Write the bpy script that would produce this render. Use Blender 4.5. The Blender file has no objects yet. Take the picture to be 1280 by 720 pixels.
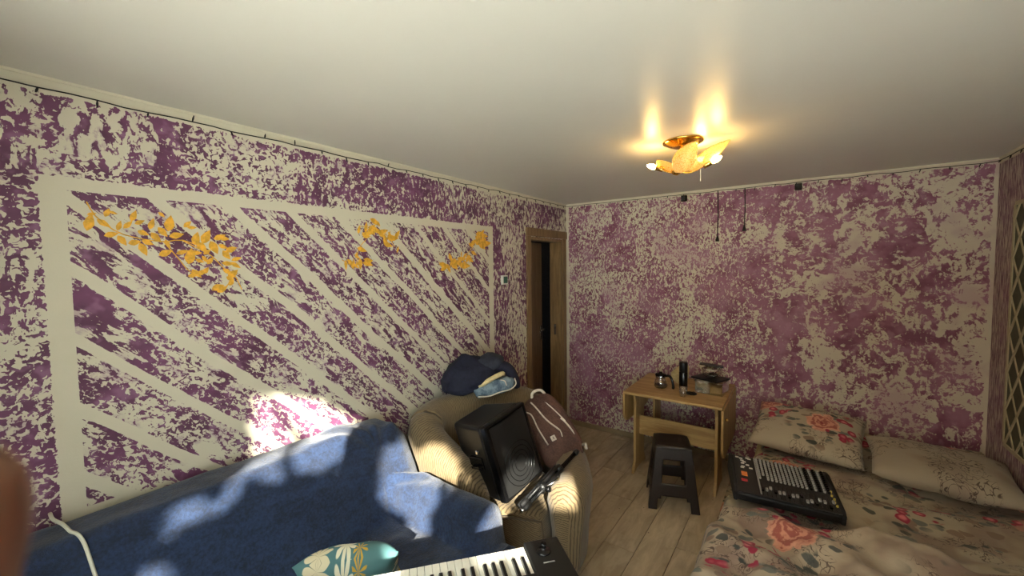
import bpy, bmesh, math, random
from mathutils import Vector, Matrix, noise as mnoise

PI = math.pi
SC = bpy.context.scene
COL = SC.collection
random.seed(7)

# ------------------------------------------------------------------ camera
ROOM_W, BACK_Y, ROOM_H, REAR_Y = 3.246, 4.144, 2.5, -0.32
CAM = Vector((2.1914, 0.0, 1.8106))
yaw, pitch, roll = 0.618885, -0.0520447, -0.0121053
cf = Vector((-math.sin(yaw) * math.cos(pitch), math.cos(yaw) * math.cos(pitch), math.sin(pitch)))
cr0 = Vector((math.cos(yaw), math.sin(yaw), 0))
cu0 = cr0.cross(cf)
cr = cr0 * math.cos(roll) + cu0 * math.sin(roll)
cu = -cr0 * math.sin(roll) + cu0 * math.cos(roll)
cd = bpy.data.cameras.new('camera')
cam = bpy.data.objects.new('camera', cd)
COL.objects.link(cam)
cam.matrix_world = Matrix(((cr.x, cu.x, -cf.x, CAM.x), (cr.y, cu.y, -cf.y, CAM.y), (cr.z, cu.z, -cf.z, CAM.z), (0, 0, 0, 1)))
cd.sensor_width = 36
cd.lens = 510.84 / 1280 * 36
cd.clip_start = 0.004
cd.clip_end = 200
cd.dof.use_dof = True
cd.dof.focus_distance = 2.6
cd.dof.aperture_fstop = 11.5
SC.camera = cam

# ------------------------------------------------------------------ sky, sun, exposure
SC.view_settings.view_transform = 'Standard'
SC.view_settings.look = 'None'
SC.view_settings.gamma = 1
SC.view_settings.use_curve_mapping = False
SC.view_settings.exposure = 0.92
world = bpy.data.worlds.new('sky')
SC.world = world
world.use_nodes = True
bg = world.node_tree.nodes['Background']
bg.inputs[0].default_value = (0.89, 0.97, 0.97, 1)
bg.inputs[1].default_value = 8.0

SUN_DIR = Vector((-0.5727, 0.6825, -0.4540)).normalized()      # direction the light travels
sl = bpy.data.lights.new('sun', 'SUN')
sl.energy = 24.0
sl.color = (1.0, 0.93, 0.80)
sl.angle = math.radians(0.6)
so = bpy.data.objects.new('sun', sl)
COL.objects.link(so)
so.location = (4, -6, 5)
so.rotation_euler = SUN_DIR.to_track_quat('-Z', 'Y').to_euler()

WIN = (0.88, 3.235, 0.80, 2.27)                              # x0, x1, z0, z1 of the window behind the camera
pl = bpy.data.lights.new('window_portal', 'AREA')
pl.shape = 'RECTANGLE'
pl.size = WIN[1] - WIN[0]
pl.size_y = WIN[3] - WIN[2]
pl.cycles.is_portal = True
po = bpy.data.objects.new('window_portal', pl)
COL.objects.link(po)
po.location = ((WIN[0] + WIN[1]) / 2, REAR_Y - 0.2, (WIN[2] + WIN[3]) / 2)
po.rotation_euler = (PI / 2, 0, 0)                         # faces +y, into the room

# ------------------------------------------------------------------ node helpers
class NT:
    def __init__(s, name):
        s.m = bpy.data.materials.new(name)
        s.m.use_nodes = True
        s.t = s.m.node_tree
        s.t.nodes.clear()
        s.out = s.t.nodes.new('ShaderNodeOutputMaterial')
        s._tc = None

    def node(s, typ, ins=None, **props):
        n = s.t.nodes.new(typ)
        for k, v in props.items():
            setattr(n, k, v)
        for k, v in (ins or {}).items():
            s.put(n.inputs[k], v)
        return n

    def put(s, sock, v):
        if hasattr(v, 'links') or isinstance(v, bpy.types.NodeSocket):
            s.t.links.new(v, sock)
        else:
            if isinstance(v, (tuple, list)) and len(v) == 3 and sock.type == 'RGBA':
                v = (*v, 1)
            sock.default_value = v

    def coord(s, kind='Object'):
        if s._tc is None:
            s._tc = s.t.nodes.new('ShaderNodeTexCoord')
        return s._tc.outputs[kind]

    def m_(s, op, a, b=0.0, c=0.0, clamp=False):
        n = s.node('ShaderNodeMath', {0: a, 1: b, 2: c}, operation=op)
        n.use_clamp = clamp
        return n.outputs[0]

    def add(s, a, b): return s.m_('ADD', a, b)
    def sub(s, a, b): return s.m_('SUBTRACT', a, b)
    def mul(s, a, b): return s.m_('MULTIPLY', a, b)

    def step(s, x, e0, e1):                                # smoothstep
        n = s.node('ShaderNodeMapRange', {0: x, 1: e0, 2: e1, 3: 0.0, 4: 1.0}, interpolation_type='SMOOTHSTEP')
        return n.outputs[0]

    def lin(s, x, a, b, c, d):
        return s.node('ShaderNodeMapRange', {0: x, 1: a, 2: b, 3: c, 4: d}).outputs[0]

    def vec(s, x, y, z=0.0):
        return s.node('ShaderNodeCombineXYZ', {0: x, 1: y, 2: z}).outputs[0]

    def sep(s, v):
        n = s.node('ShaderNodeSeparateXYZ', {0: v})
        return n.outputs[0], n.outputs[1], n.outputs[2]

    def vscale(s, v, sc):
        n = s.node('ShaderNodeVectorMath', {0: v, 1: sc}, operation='MULTIPLY')
        return n.outputs[0]

    def vadd(s, v, w):
        return s.node('ShaderNodeVectorMath', {0: v, 1: w}, operation='ADD').outputs[0]

    def noise(s, v, scale=5.0, detail=2.0, rough=0.5, dist=0.0, col=False):
        n = s.node('ShaderNodeTexNoise', {'Vector': v, 'Scale': scale, 'Detail': detail, 'Roughness': rough, 'Distortion': dist})
        return n.outputs['Color' if col else 'Fac']

    def voro(s, v, scale=5.0, feature='F1', metric='EUCLIDEAN', rnd=1.0):
        return s.node('ShaderNodeTexVoronoi', {'Vector': v, 'Scale': scale, 'Randomness': rnd}, feature=feature, distance=metric)

    def mix(s, f, a, b):
        n = s.node('ShaderNodeMix', data_type='RGBA')
        s.put(n.inputs[0], f)
        s.put(n.inputs[6], a)
        s.put(n.inputs[7], b)
        return n.outputs[2]

    def fmix(s, f, a, b):
        n = s.node('ShaderNodeMix', data_type='FLOAT')
        s.put(n.inputs[0], f)
        s.put(n.inputs[2], a)
        s.put(n.inputs[3], b)
        return n.outputs[0]

    def bump(s, h, strength=0.3, dist=0.01):
        return s.node('ShaderNodeBump', {'Height': h, 'Strength': strength, 'Distance': dist}).outputs[0]

    def bsdf(s, color, rough=0.6, **kw):
        n = s.t.nodes.new('ShaderNodeBsdfPrincipled')
        s.put(n.inputs['Base Color'], color)
        s.put(n.inputs['Roughness'], rough)
        for k, v in kw.items():
            s.put(n.inputs[k.replace('_', ' ')], v)
        s.t.links.new(n.outputs[0], s.out.inputs[0])
        return n


def C(r, g, b):                                            # sRGB 0..255 to linear
    f = lambda c: c / 12.92 if c <= 0.04045 else ((c + 0.055) / 1.055) ** 2.4
    return (f(r / 255), f(g / 255), f(b / 255))


def plain(name, color, rough=0.5, noise_amt=0.12, scale=30.0, bump=0.0, **kw):
    t = NT(name)
    n = t.noise(t.coord(), scale, 3, 0.6)
    dark = tuple(c * (1 - noise_amt) for c in color)
    lite = tuple(min(1, c * (1 + noise_amt)) for c in color)
    col = t.mix(t.step(n, 0.3, 0.7), dark, lite)
    if bump:
        kw['Normal'] = t.bump(n, bump, 0.004)
    t.bsdf(col, rough, **kw)
    return t.m


CREAM = C(211, 204, 181)
PLUM = C(114, 64, 98)
PLUM_D = C(92, 49, 76)
MAUVE = C(152, 110, 140)
ROSE = (C(150, 98, 122), C(122, 68, 92), C(170, 126, 146))


def paint_layers(t, u, v, gain_h, fine, thr0, vert_bias):
    """rolled-on plum paint: blotches pulled up, down or sideways patch by patch"""
    p = t.vec(u, v)
    wob = t.vscale(t.noise(p, 7.0, 2, 0.5, 0, True), (0.12, 0.12, 0.0))
    pw = t.vadd(p, wob)
    cell = t.voro(t.vscale(pw, (3.6, 3.1, 1)), 1.0, 'F1', 'CHEBYCHEV', 0.7)
    r1, r2, r3 = t.sep(cell.outputs['Color'])
    H = t.noise(t.vscale(p, (0.62, 1.4, 1)), 20.0 * gain_h, 4, 0.62, 0.8)
    V = t.noise(t.vscale(p, (1.4, 0.6, 1)), 21.0 * gain_h, 4, 0.62, 0.7)
    sel = t.step(r1, vert_bias - 0.08, vert_bias + 0.08)
    n = t.fmix(sel, H, V)
    f = t.noise(p, fine, 2, 0.55, 0.9)
    amt = t.fmix(t.step(r3, 0.2, 0.9), 0.30, 0.72)
    n = t.fmix(amt, n, f)
    low = t.noise(p, 2.6, 2, 0.5)
    thr = t.add(t.add(thr0, t.mul(t.sub(r2, 0.5), 0.09)), t.mul(t.sub(low, 0.5), 0.16))
    return n, thr, p


def purple(t, p, tones=None):
    mid, low, pale = tones or (PLUM, PLUM_D, MAUVE)
    a = t.noise(p, 5.0, 3, 0.6)
    b = t.noise(p, 14.0, 2, 0.6)
    c = t.mix(t.step(a, 0.38, 0.6), low, mid)
    return t.mix(t.mul(t.step(b, 0.52, 0.68), 0.55), c, pale)


def wall_material_left():
    t = NT('plum_roller_paint_left')
    x, y, z = t.sep(t.coord())
    n, thr, p = paint_layers(t, y, z, 1.0, 46.0, 0.487, 0.5)
    # finer and more vertical towards the door
    far = t.step(y, 0.6, 2.6)
    nf = t.noise(t.vec(t.mul(y, 1.5), t.mul(z, 0.55)), 34.0, 3, 0.6, 0.5)
    n = t.fmix(t.mul(far, 0.65), n, nf)
    # bare strip below the ceiling
    jit = t.mul(t.sub(t.noise(p, 30.0, 3, 0.6), 0.5), 0.03)
    thr = t.add(thr, t.mul(t.step(t.add(z, jit), 2.44, 2.462), 0.5))
    # taped panel
    j2 = t.mul(t.sub(t.noise(p, 60.0, 2, 0.6), 0.5), 0.022)
    yo, zo = t.add(y, j2), t.add(z, j2)
    out_d = t.m_('MAXIMUM', t.m_('ABSOLUTE', t.sub(yo, 1.510)).node.outputs[0], 0.0)
    in_outer = t.mul(t.step(out_d, 1.292, 1.286), t.step(zo, 2.158, 2.152))
    out_i = t.m_('ABSOLUTE', t.sub(y, 1.511))
    in_inner = t.mul(t.mul(t.step(out_i, 1.229, 1.225), t.step(z, 2.112, 2.108)), t.step(t.add(z, t.mul(t.step(y, 0.36, 0.5), 0.25)), 0.918, 0.922))
    # diagonal bands
    a = t.sub(t.mul(y, 0.72), t.mul(z, 0.69))
    b = t.add(t.mul(y, 0.69), t.mul(z, 0.72))
    nd = t.noise(t.vec(t.mul(a, 0.42), t.mul(b, 1.2)), 31.0, 4, 0.64, 0.8)
    ndf = t.noise(t.vec(t.mul(a, 0.8), b, 3.0), 60.0, 2, 0.6, 0.8)
    ndc = t.noise(t.vec(t.mul(a, 0.45), t.mul(b, 1.15), 6.0), 19.0, 5, 0.66, 0.9)
    nd = t.fmix(t.mul(t.step(y, 1.7, 0.5), 0.75), nd, ndc)
    cellr = t.noise(p, 4.0, 1, 0.5)
    nd = t.fmix(t.lin(cellr, 0.35, 0.65, 0.1, 0.65), nd, ndf)
    s = t.m_('DIVIDE', t.sub(t.add(t.mul(y, 0.95), z), 2.355), 0.264)
    s = t.add(s, t.mul(t.sub(t.noise(p, 2.2, 2, 0.5), 0.5), 0.22))
    fr = t.m_('ABSOLUTE', t.sub(t.m_('FRACT', t.add(s, 100.5)), 0.5))
    wid = t.lin(t.noise(t.vec(t.m_('FLOOR', t.add(s, 100.5)), 0.0), 3.7, 0, 0.5), 0.3, 0.7, 0.045, 0.09)
    lowd = t.noise(p, 4.5, 2, 0.5)
    thr_d = t.add(t.add(0.497, t.mul(t.sub(lowd, 0.5), 0.20)), t.mul(t.step(fr, t.add(wid, 0.05), t.sub(wid, 0.015)), 0.45))
    n = t.fmix(in_inner, n, nd)
    thr = t.fmix(in_inner, thr, thr_d)
    frame = t.mul(in_outer, t.sub(1.0, in_inner))
    thr = t.add(thr, t.mul(frame, 0.9))
    mask = t.step(t.sub(n, thr), -0.010, 0.010)
    smear = t.mul(t.mul(t.step(t.sub(n, thr), -0.10, -0.02), t.step(t.noise(p, 9.0, 2, 0.5), 0.52, 0.66)), 0.45)
    cream = t.mix(t.noise(p, 6.0, 3, 0.6), tuple(c * 0.93 for c in CREAM), CREAM)
    col = t.mix(t.mul(smear, t.sub(1.0, frame)), cream, MAUVE)
    col = t.mix(mask, col, purple(t, p))
    bmp = t.add(t.mul(mask, 0.4), t.noise(p, 90.0, 3, 0.6))
    t.bsdf(col, 0.62, Normal=t.bump(bmp, 0.18, 0.003))
    return t.m


def wall_material_back():
    t = NT('plum_roller_paint_back')
    x, y, z = t.sep(t.coord())
    n, thr, p = paint_layers(t, x, z, 1.0, 42.0, 0.484, 0.5)
    left = t.step(x, 2.30, 1.45)
    nf = t.noise(t.vec(t.mul(x, 1.3), t.mul(z, 0.8), 5.0), 40.0, 3, 0.62, 0.9)
    patch = t.noise(p, 1.9, 2, 0.5)
    n = t.fmix(t.mul(left, t.lin(patch, 0.3, 0.7, 0.95, 0.6)), n, nf)
    # broader, softer smears towards the right
    right = t.sub(1.0, left)
    nr = t.noise(t.vec(t.mul(x, 1.15), t.mul(z, 0.9), 8.0), 13.0, 5, 0.66, 0.9)
    n = t.fmix(t.mul(right, 0.55), n, nr)
    thr = t.add(thr, t.mul(right, 0.012))
    # slanting darker roller tracks near the middle
    sl = t.noise(t.vec(t.mul(t.add(x, t.mul(z, -0.55)), 1.6), t.mul(t.add(z, t.mul(x, 0.55)), 0.45), 2.0), 5.0, 2, 0.5)
    thr = t.sub(thr, t.mul(t.step(sl, 0.54, 0.66), 0.035))
    jit = t.mul(t.sub(t.noise(p, 30.0, 3, 0.6), 0.5), 0.03)
    thr = t.add(thr, t.mul(t.step(t.add(z, jit), 2.462, 2.476), 0.5))
    thr = t.add(thr, t.mul(t.step(t.add(x, jit), 3.222, 3.234), 0.3))
    thr = t.add(thr, t.mul(t.step(t.add(x, jit), 0.04, 0.02), 0.3))
    edge = t.lin(right, 0, 1, 0.011, 0.026)
    mask = t.step(t.m_('DIVIDE', t.sub(n, thr), edge), -1.0, 1.0)
    soft = t.step(t.noise(t.vec(x, z, 3.0), 3.2, 3, 0.55), 0.50, 0.64)
    cream = t.mix(t.noise(p, 6.0, 3, 0.6), tuple(c * 0.93 for c in CREAM), CREAM)
    cream = t.mix(t.mul(right, 0.14), cream, ROSE[2])
    col = t.mix(t.mul(soft, 0.42), cream, ROSE[2])
    col = t.mix(mask, col, t.mix(t.mul(soft, 0.5), purple(t, p, ROSE), ROSE[2]))
    bmp = t.add(t.mul(mask, 0.4), t.noise(p, 90.0, 3, 0.6))
    t.bsdf(col, 0.62, Normal=t.bump(bmp, 0.18, 0.003))
    return t.m


def wall_material_right():
    t = NT('plum_brushed_paint_right')
    x, y, z = t.sep(t.coord())
    p = t.vec(y, z)
    n = t.noise(t.vec(t.mul(y, 3.2), t.mul(z, 0.35)), 26.0, 4, 0.65, 0.3)
    low = t.noise(p, 5.0, 2, 0.5)
    n = t.add(n, t.mul(t.sub(low, 0.5), 0.2))
    thr = t.mul(t.step(z, 2.45, 2.47), 0.5)
    mask = t.step(t.sub(n, thr), 0.40, 0.56)
    cream = t.mix(0.35, CREAM, MAUVE)
    col = t.mix(t.step(z, 2.45, 2.47), cream, CREAM)
    col = t.mix(t.mul(mask, 0.9), col, purple(t, p))
    t.bsdf(col, 0.62, Normal=t.bump(n, 0.2, 0.003))
    return t.m


def floral_material(name, ground, seed, dens=0.62, wash=0.6, spots=None):
    """cotton print: big peach roses, clusters of crimson flowers, slate leaves, brown scrolls"""
    t = NT(name)
    uv = t.coord('UV')
    base = t.vscale(t.vadd(uv, (seed * 1.37, seed * 0.71, 0.0)), (1, 1, 0))
    w3 = t.node('ShaderNodeVectorMath', {0: t.noise(base, 9.0, 3, 0.6, 0, True), 1: (0.5, 0.5, 0.5)}, operation='SUBTRACT').outputs[0]
    wv = t.vadd(base, t.vscale(w3, (0.10, 0.10, 0)))
    # big roses
    S1 = 2.7
    v1 = t.voro(wv, S1, 'F1', 'EUCLIDEAN', 0.85)
    d1 = t.m_('DIVIDE', v1.outputs['Distance'], S1)
    r1, r2, r3 = t.sep(v1.outputs['Color'])
    rel = t.node('ShaderNodeVectorMath', {0: wv, 1: v1.outputs['Position']}, operation='SUBTRACT').outputs[0]
    if spots:                                              # roses at chosen places of the cloth
        d1, cx_, cy_ = 9.0, 0.0, 0.0
        for sx_, sy_ in spots:
            p0 = (sx_ + seed * 1.37, sy_ + seed * 0.71, 0.0)
            dv = t.node('ShaderNodeVectorMath', {0: wv, 1: p0}, operation='SUBTRACT').outputs[0]
            dd = t.node('ShaderNodeVectorMath', {0: dv}, operation='LENGTH').outputs[1]
            if d1 == 9.0: d1, rel = dd, dv
            else:
                sel = t.m_('LESS_THAN', dd, d1)
                rel = t.mix(sel, rel, dv)
                d1 = t.m_('MINIMUM', d1, dd)
        r1, r2, r3 = 1.0, 0.45, 0.3
    rx, ry, _ = t.sep(rel)
    ang = t.m_('ARCTAN2', ry, rx)
    has = 1.0 if spots else t.step(r1, 1.0 - dens - 0.01, 1.0 - dens + 0.01)
    nz = t.noise(base, 24.0, 3, 0.6)
    lob = t.mul(t.m_('ABSOLUTE', t.m_('SINE', t.add(t.mul(ang, 2.5), t.mul(r2, 6.0)))), 0.022)
    rad = t.add(t.lin(r2, 0, 1, 0.070, 0.105), lob)
    inside = t.sub(rad, t.add(d1, t.mul(t.sub(nz, 0.5), 0.05)))
    rose = t.mul(t.step(inside, -0.004, 0.004), has)
    # ground: wash and scroll drawing
    zone = t.step(t.noise(base, 2.6, 3, 0.55), 0.46, 0.58)
    col = t.mix(t.mul(zone, wash), ground, C(122, 98, 88))
    ln = t.m_('ABSOLUTE', t.sub(t.noise(base, 8.0, 2, 0.5, 1.8), 0.5))
    ln2 = t.m_('ABSOLUTE', t.sub(t.noise(t.vadd(base, (7.0, 3.0, 0)), 13.0, 2, 0.5, 1.5), 0.5))
    scro = t.m_('MAXIMUM', t.step(ln, 0.016, 0.006), t.mul(t.step(ln2, 0.022, 0.008), 0.9))
    col = t.mix(t.mul(t.mul(scro, t.step(t.noise(base, 4.0, 2, 0.5), 0.47, 0.53)), 0.85), col, C(62, 44, 38))
    # leaves around the roses
    lv = t.vadd(base, t.vscale(w3, (0.05, 0.05, 0)))
    v3 = t.voro(t.vscale(lv, (1.0, 1.7, 0)), 15.0, 'F1', 'EUCLIDEAN', 1.0)
    l1, l2, l3 = t.sep(v3.outputs['Color'])
    ring = t.mul(t.mul(t.step(d1, 0.27, 0.21), t.step(t.noise(base, 5.5, 2, 0.5), 0.36, 0.44)), has)
    leaf = t.mul(t.mul(t.step(v3.outputs['Distance'], 0.50, 0.42), ring), t.step(l1, 0.25, 0.27))
    lc = t.mix(l2, C(36, 46, 44), C(104, 108, 102))
    lc = t.mix(t.step(l3, 0.75, 0.8), lc, C(128, 108, 92))
    col = t.mix(t.mul(leaf, 0.92), col, lc)
    # crimson clusters
    v2 = t.voro(lv, 17.0, 'F1', 'EUCLIDEAN', 0.8)
    c1, c2, c3 = t.sep(v2.outputs['Color'])
    near = t.mul(t.mul(t.step(d1, 0.225, 0.19), t.step(t.m_('SINE', t.add(ang, t.mul(r3, 6.28))), 0.25, 0.45)), has)
    crim = t.mul(t.mul(t.step(v2.outputs['Distance'], 0.52, 0.44), near), t.step(c1, 0.2, 0.22))
    cc = t.mix(t.step(v2.outputs['Distance'], 0.12, 0.36), C(214, 120, 126), C(150, 34, 62))
    col = t.mix(crim, col, cc)
    # rose petals: folded rings
    wave = t.m_('SINE', t.add(t.add(t.mul(d1, 170.0), t.mul(t.m_('SINE', t.add(t.mul(ang, 3.0), t.mul(d1, 60.0))), 1.5)), t.mul(nz, 11.0)))
    pc = t.mix(t.step(wave, -0.6, 0.9), C(160, 88, 76), C(208, 146, 122))
    pc = t.mix(t.mul(t.step(inside, 0.025, 0.0), 0.6), pc, C(226, 176, 148))
    pc = t.mix(t.step(d1, 0.022, 0.008), pc, C(140, 50, 52))
    pc = t.mix(t.mul(t.step(r3, 0.6, 0.65), 0.7), pc, C(150, 108, 96))
    col = t.mix(rose, col, pc)
    wr = t.noise(t.coord(), 26.0, 3, 0.6)
    t.bsdf(col, 0.85, Normal=t.bump(wr, 0.25, 0.01), Sheen_Weight=0.1)
    return t.m


def corduroy_material():
    t = NT('tan_corduroy')
    uv = t.coord('UV')
    u, v, _ = t.sep(uv)
    w = t.mul(t.sub(t.noise(t.vec(u, t.mul(v, 0.7)), 9.0, 3, 0.6), 0.5), 0.028)
    ph = t.m_('FRACT', t.m_('DIVIDE', t.add(u, w), 0.0125))
    band = t.m_('ABSOLUTE', t.sub(ph, 0.5))
    n = t.noise(t.vscale(uv, (1.0, 0.25, 1)), 120.0, 3, 0.7)
    col = t.mix(t.step(t.add(band, t.mul(t.sub(n, 0.5), 0.50)), 0.24, 0.44), C(124, 106, 76), C(74, 60, 41))
    col = t.mix(t.mul(t.step(n, 0.45, 0.7), 0.45), col, C(100, 81, 55))
    t.bsdf(col, 0.9, Normal=t.bump(band, -0.5, 0.006), Sheen_Weight=0.2)
    return t.m


def fleece_material():
    t = NT('navy_fleece')
    c = t.coord()
    n = t.noise(c, 85.0, 4, 0.7)
    g = t.noise(t.vscale(c, (1, 1, 2.5)), 9.0, 3, 0.6, 0.8)
    f = t.add(t.mul(n, 0.6), t.mul(g, 0.4))
    col = t.mix(t.step(f, 0.36, 0.64), C(17, 29, 52), C(32, 53, 88))
    t.bsdf(col, 0.88, Normal=t.bump(n, 0.45, 0.008), Sheen_Weight=0.25, Sheen_Roughness=0.5)
    return t.m


def wood_material(name, c0, c1, axis=1, scale=1.0, rough=0.45):
    t = NT(name)
    s = [9.0, 9.0, 9.0]
    s[axis] = 0.9
    v = t.vscale(t.coord(), tuple(k * scale for k in s))
    n = t.noise(v, 3.0, 4, 0.62, 0.6)
    g = t.noise(v, 16.0, 2, 0.6)
    col = t.mix(t.step(t.add(t.mul(n, 0.75), t.mul(g, 0.25)), 0.36, 0.66), c0, c1)
    t.bsdf(col, rough, Normal=t.bump(g, 0.08, 0.002))
    return t.m


def plank_material():
    t = NT('worn_beige_plank')
    c = t.coord()
    oi = t.node('ShaderNodeObjectInfo')
    r = oi.outputs['Random']
    off = t.vec(t.mul(r, 31.0), t.mul(r, 17.0), 0.0)
    p = t.vadd(c, off)
    n = t.noise(t.vscale(p, (5, 1.1, 1)), 3.0, 4, 0.65, 0.5)
    d = t.noise(p, 9.0, 3, 0.6)
    col = t.mix(t.step(n, 0.3, 0.7), C(170, 152, 126), C(200, 182, 154))
    col = t.mix(t.mul(t.step(d, 0.55, 0.8), 0.35), col, C(128, 110, 86))
    sp = t.voro(p, 7.0, 'F1')
    col = t.mix(t.step(sp.outputs['Distance'], 0.035, 0.02), col, C(60, 48, 38))
    br = t.lin(r, 0, 1, 0.80, 1.05)
    col = t.vscale(col, t.vec(br, br, br))
    t.bsdf(col, t.lin(d, 0.3, 0.7, 0.42, 0.6), Normal=t.bump(n, 0.12, 0.003))
    return t.m


def teal_floral_material():
    t = NT('teal_daisy_print')
    uv = t.coord('UV')
    w = t.vadd(uv, t.vscale(t.noise(uv, 5, 2, 0.5, 0, True), (0.06, 0.06, 0)))
    v = t.voro(t.vscale(w, (1, 1, 0)), 9.5, 'F1', 'EUCLIDEAN', 0.8)
    d = v.outputs['Distance']
    r1, r2, r3 = t.sep(v.outputs['Color'])
    pos = t.node('ShaderNodeVectorMath', {0: t.vscale(w, (9.5, 9.5, 0)), 1: v.outputs['Position']}, operation='SUBTRACT').outputs[0]
    sub = t.node('ShaderNodeVectorMath', {0: t.vscale(w, (1, 1, 0)), 1: v.outputs['Position']}, operation='SUBTRACT').outputs[0]
    px, py, _ = t.sep(sub)
    ang = t.m_('ARCTAN2', py, px)
    pet = t.m_('ABSOLUTE', t.m_('SINE', t.mul(ang, 4.5)))
    rad = t.add(0.30, t.mul(pet, 0.22))
    petal = t.step(t.sub(d, rad), 0.015, -0.015)
    ground = t.mix(t.noise(uv, 4, 2, 0.5), C(58, 104, 112), C(92, 134, 134))
    pc = t.mix(t.step(r1, 0.40, 0.45), C(226, 222, 196), C(206, 164, 58))
    line = t.mul(t.step(pet, 0.25, 0.1), t.step(t.m_('ABSOLUTE', t.sub(d, 0.25)), 0.14, 0.1))
    pc = t.mix(t.mul(line, 0.6), pc, C(120, 110, 84))
    col = t.mix(petal, ground, pc)
    col = t.mix(t.step(d, 0.10, 0.07), col, C(190, 150, 70))
    t.bsdf(col, 0.8, Normal=t.bump(t.noise(t.coord(), 30, 3, 0.6), 0.2, 0.01))
    return t.m


def denim_material():
    t = NT('faded_denim')
    n = t.noise(t.coord(), 60.0, 4, 0.7)
    g = t.noise(t.coord(), 11.0, 3, 0.6)
    col = t.mix(t.step(t.add(t.mul(n, 0.4), t.mul(g, 0.6)), 0.38, 0.62), C(66, 86, 106), C(132, 150, 160))
    t.bsdf(col, 0.9, Normal=t.bump(n, 0.3, 0.004))
    return t.m


def grille_material():
    """perforated speaker grille: round holes, paler where the cone shows through"""
    t = NT('perforated_black_grille')
    uv = t.coord('UV')
    v = t.voro(uv, 190.0, 'F1', 'EUCLIDEAN', 0.0)
    hole = t.step(v.outputs['Distance'], 0.42, 0.34)
    col = t.mix(hole, C(36, 36, 36), C(10, 10, 10))
    t.bsdf(col, 0.38, Normal=t.bump(hole, -0.4, 0.002), Specular_IOR_Level=0.5)
    return t.m


def glass_thin(name, tint=(1, 1, 1), refl=0.12, rough=0.03):
    t = NT(name)
    tr = t.node('ShaderNodeBsdfTransparent', {0: tint})
    gl = t.node('ShaderNodeBsdfGlossy', {0: (1, 1, 1), 'Roughness': rough})
    fr = t.node('ShaderNodeLayerWeight', {0: 0.35})
    f = t.add(t.mul(fr.outputs['Facing'], 0.55), refl)
    mx = t.node('ShaderNodeMixShader', {0: f, 1: tr.outputs[0], 2: gl.outputs[0]})
    t.t.links.new(mx.outputs[0], t.out.inputs[0])
    return t.m


def shade_glass():
    t = NT('frosted_amber_shade')
    uv = t.coord('UV')
    v = t.voro(uv, 14.0, 'DISTANCE_TO_EDGE')
    vein = t.step(v.outputs['Distance'], 0.07, 0.02)
    col = t.mix(vein, C(252, 236, 184), C(226, 178, 84))
    tr = t.node('ShaderNodeBsdfTranslucent', {0: col})
    gl = t.node('ShaderNodeBsdfPrincipled', {'Base Color': col, 'Roughness': 0.22})
    tp = t.node('ShaderNodeBsdfTransparent', {0: C(255, 240, 200)})
    m1 = t.node('ShaderNodeMixShader', {0: 0.42, 1: tr.outputs[0], 2: gl.outputs[0]})
    m2 = t.node('ShaderNodeMixShader', {0: 0.18, 1: m1.outputs[0], 2: tp.outputs[0]})
    t.t.links.new(m2.outputs[0], t.out.inputs[0])
    return t.m


def emit_material(name, color, strength):
    t = NT(name)
    e = t.node('ShaderNodeEmission', {0: color, 1: strength})
    t.t.links.new(e.outputs[0], t.out.inputs[0])
    return t.m


def ceiling_material():
    t = NT('satin_stretch_ceiling')
    n = t.noise(t.coord(), 3.0, 2, 0.5)
    col = t.mix(n, C(212, 208, 196), C(218, 214, 202))
    t.bsdf(col, 0.38, Specular_IOR_Level=0.6, Normal=t.bump(n, 0.02, 0.01))
    return t.m


def bag_material():
    t = NT('brown_bag_cloth')
    n = t.noise(t.coord(), 90.0, 3, 0.7)
    g = t.noise(t.coord(), 9.0, 2, 0.5)
    col = t.mix(t.step(t.add(t.mul(n, 0.5), t.mul(g, 0.5)), 0.38, 0.62), C(70, 46, 40), C(100, 70, 60))
    t.bsdf(col, 0.8, Normal=t.bump(n, 0.2, 0.003))
    return t.m


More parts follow.
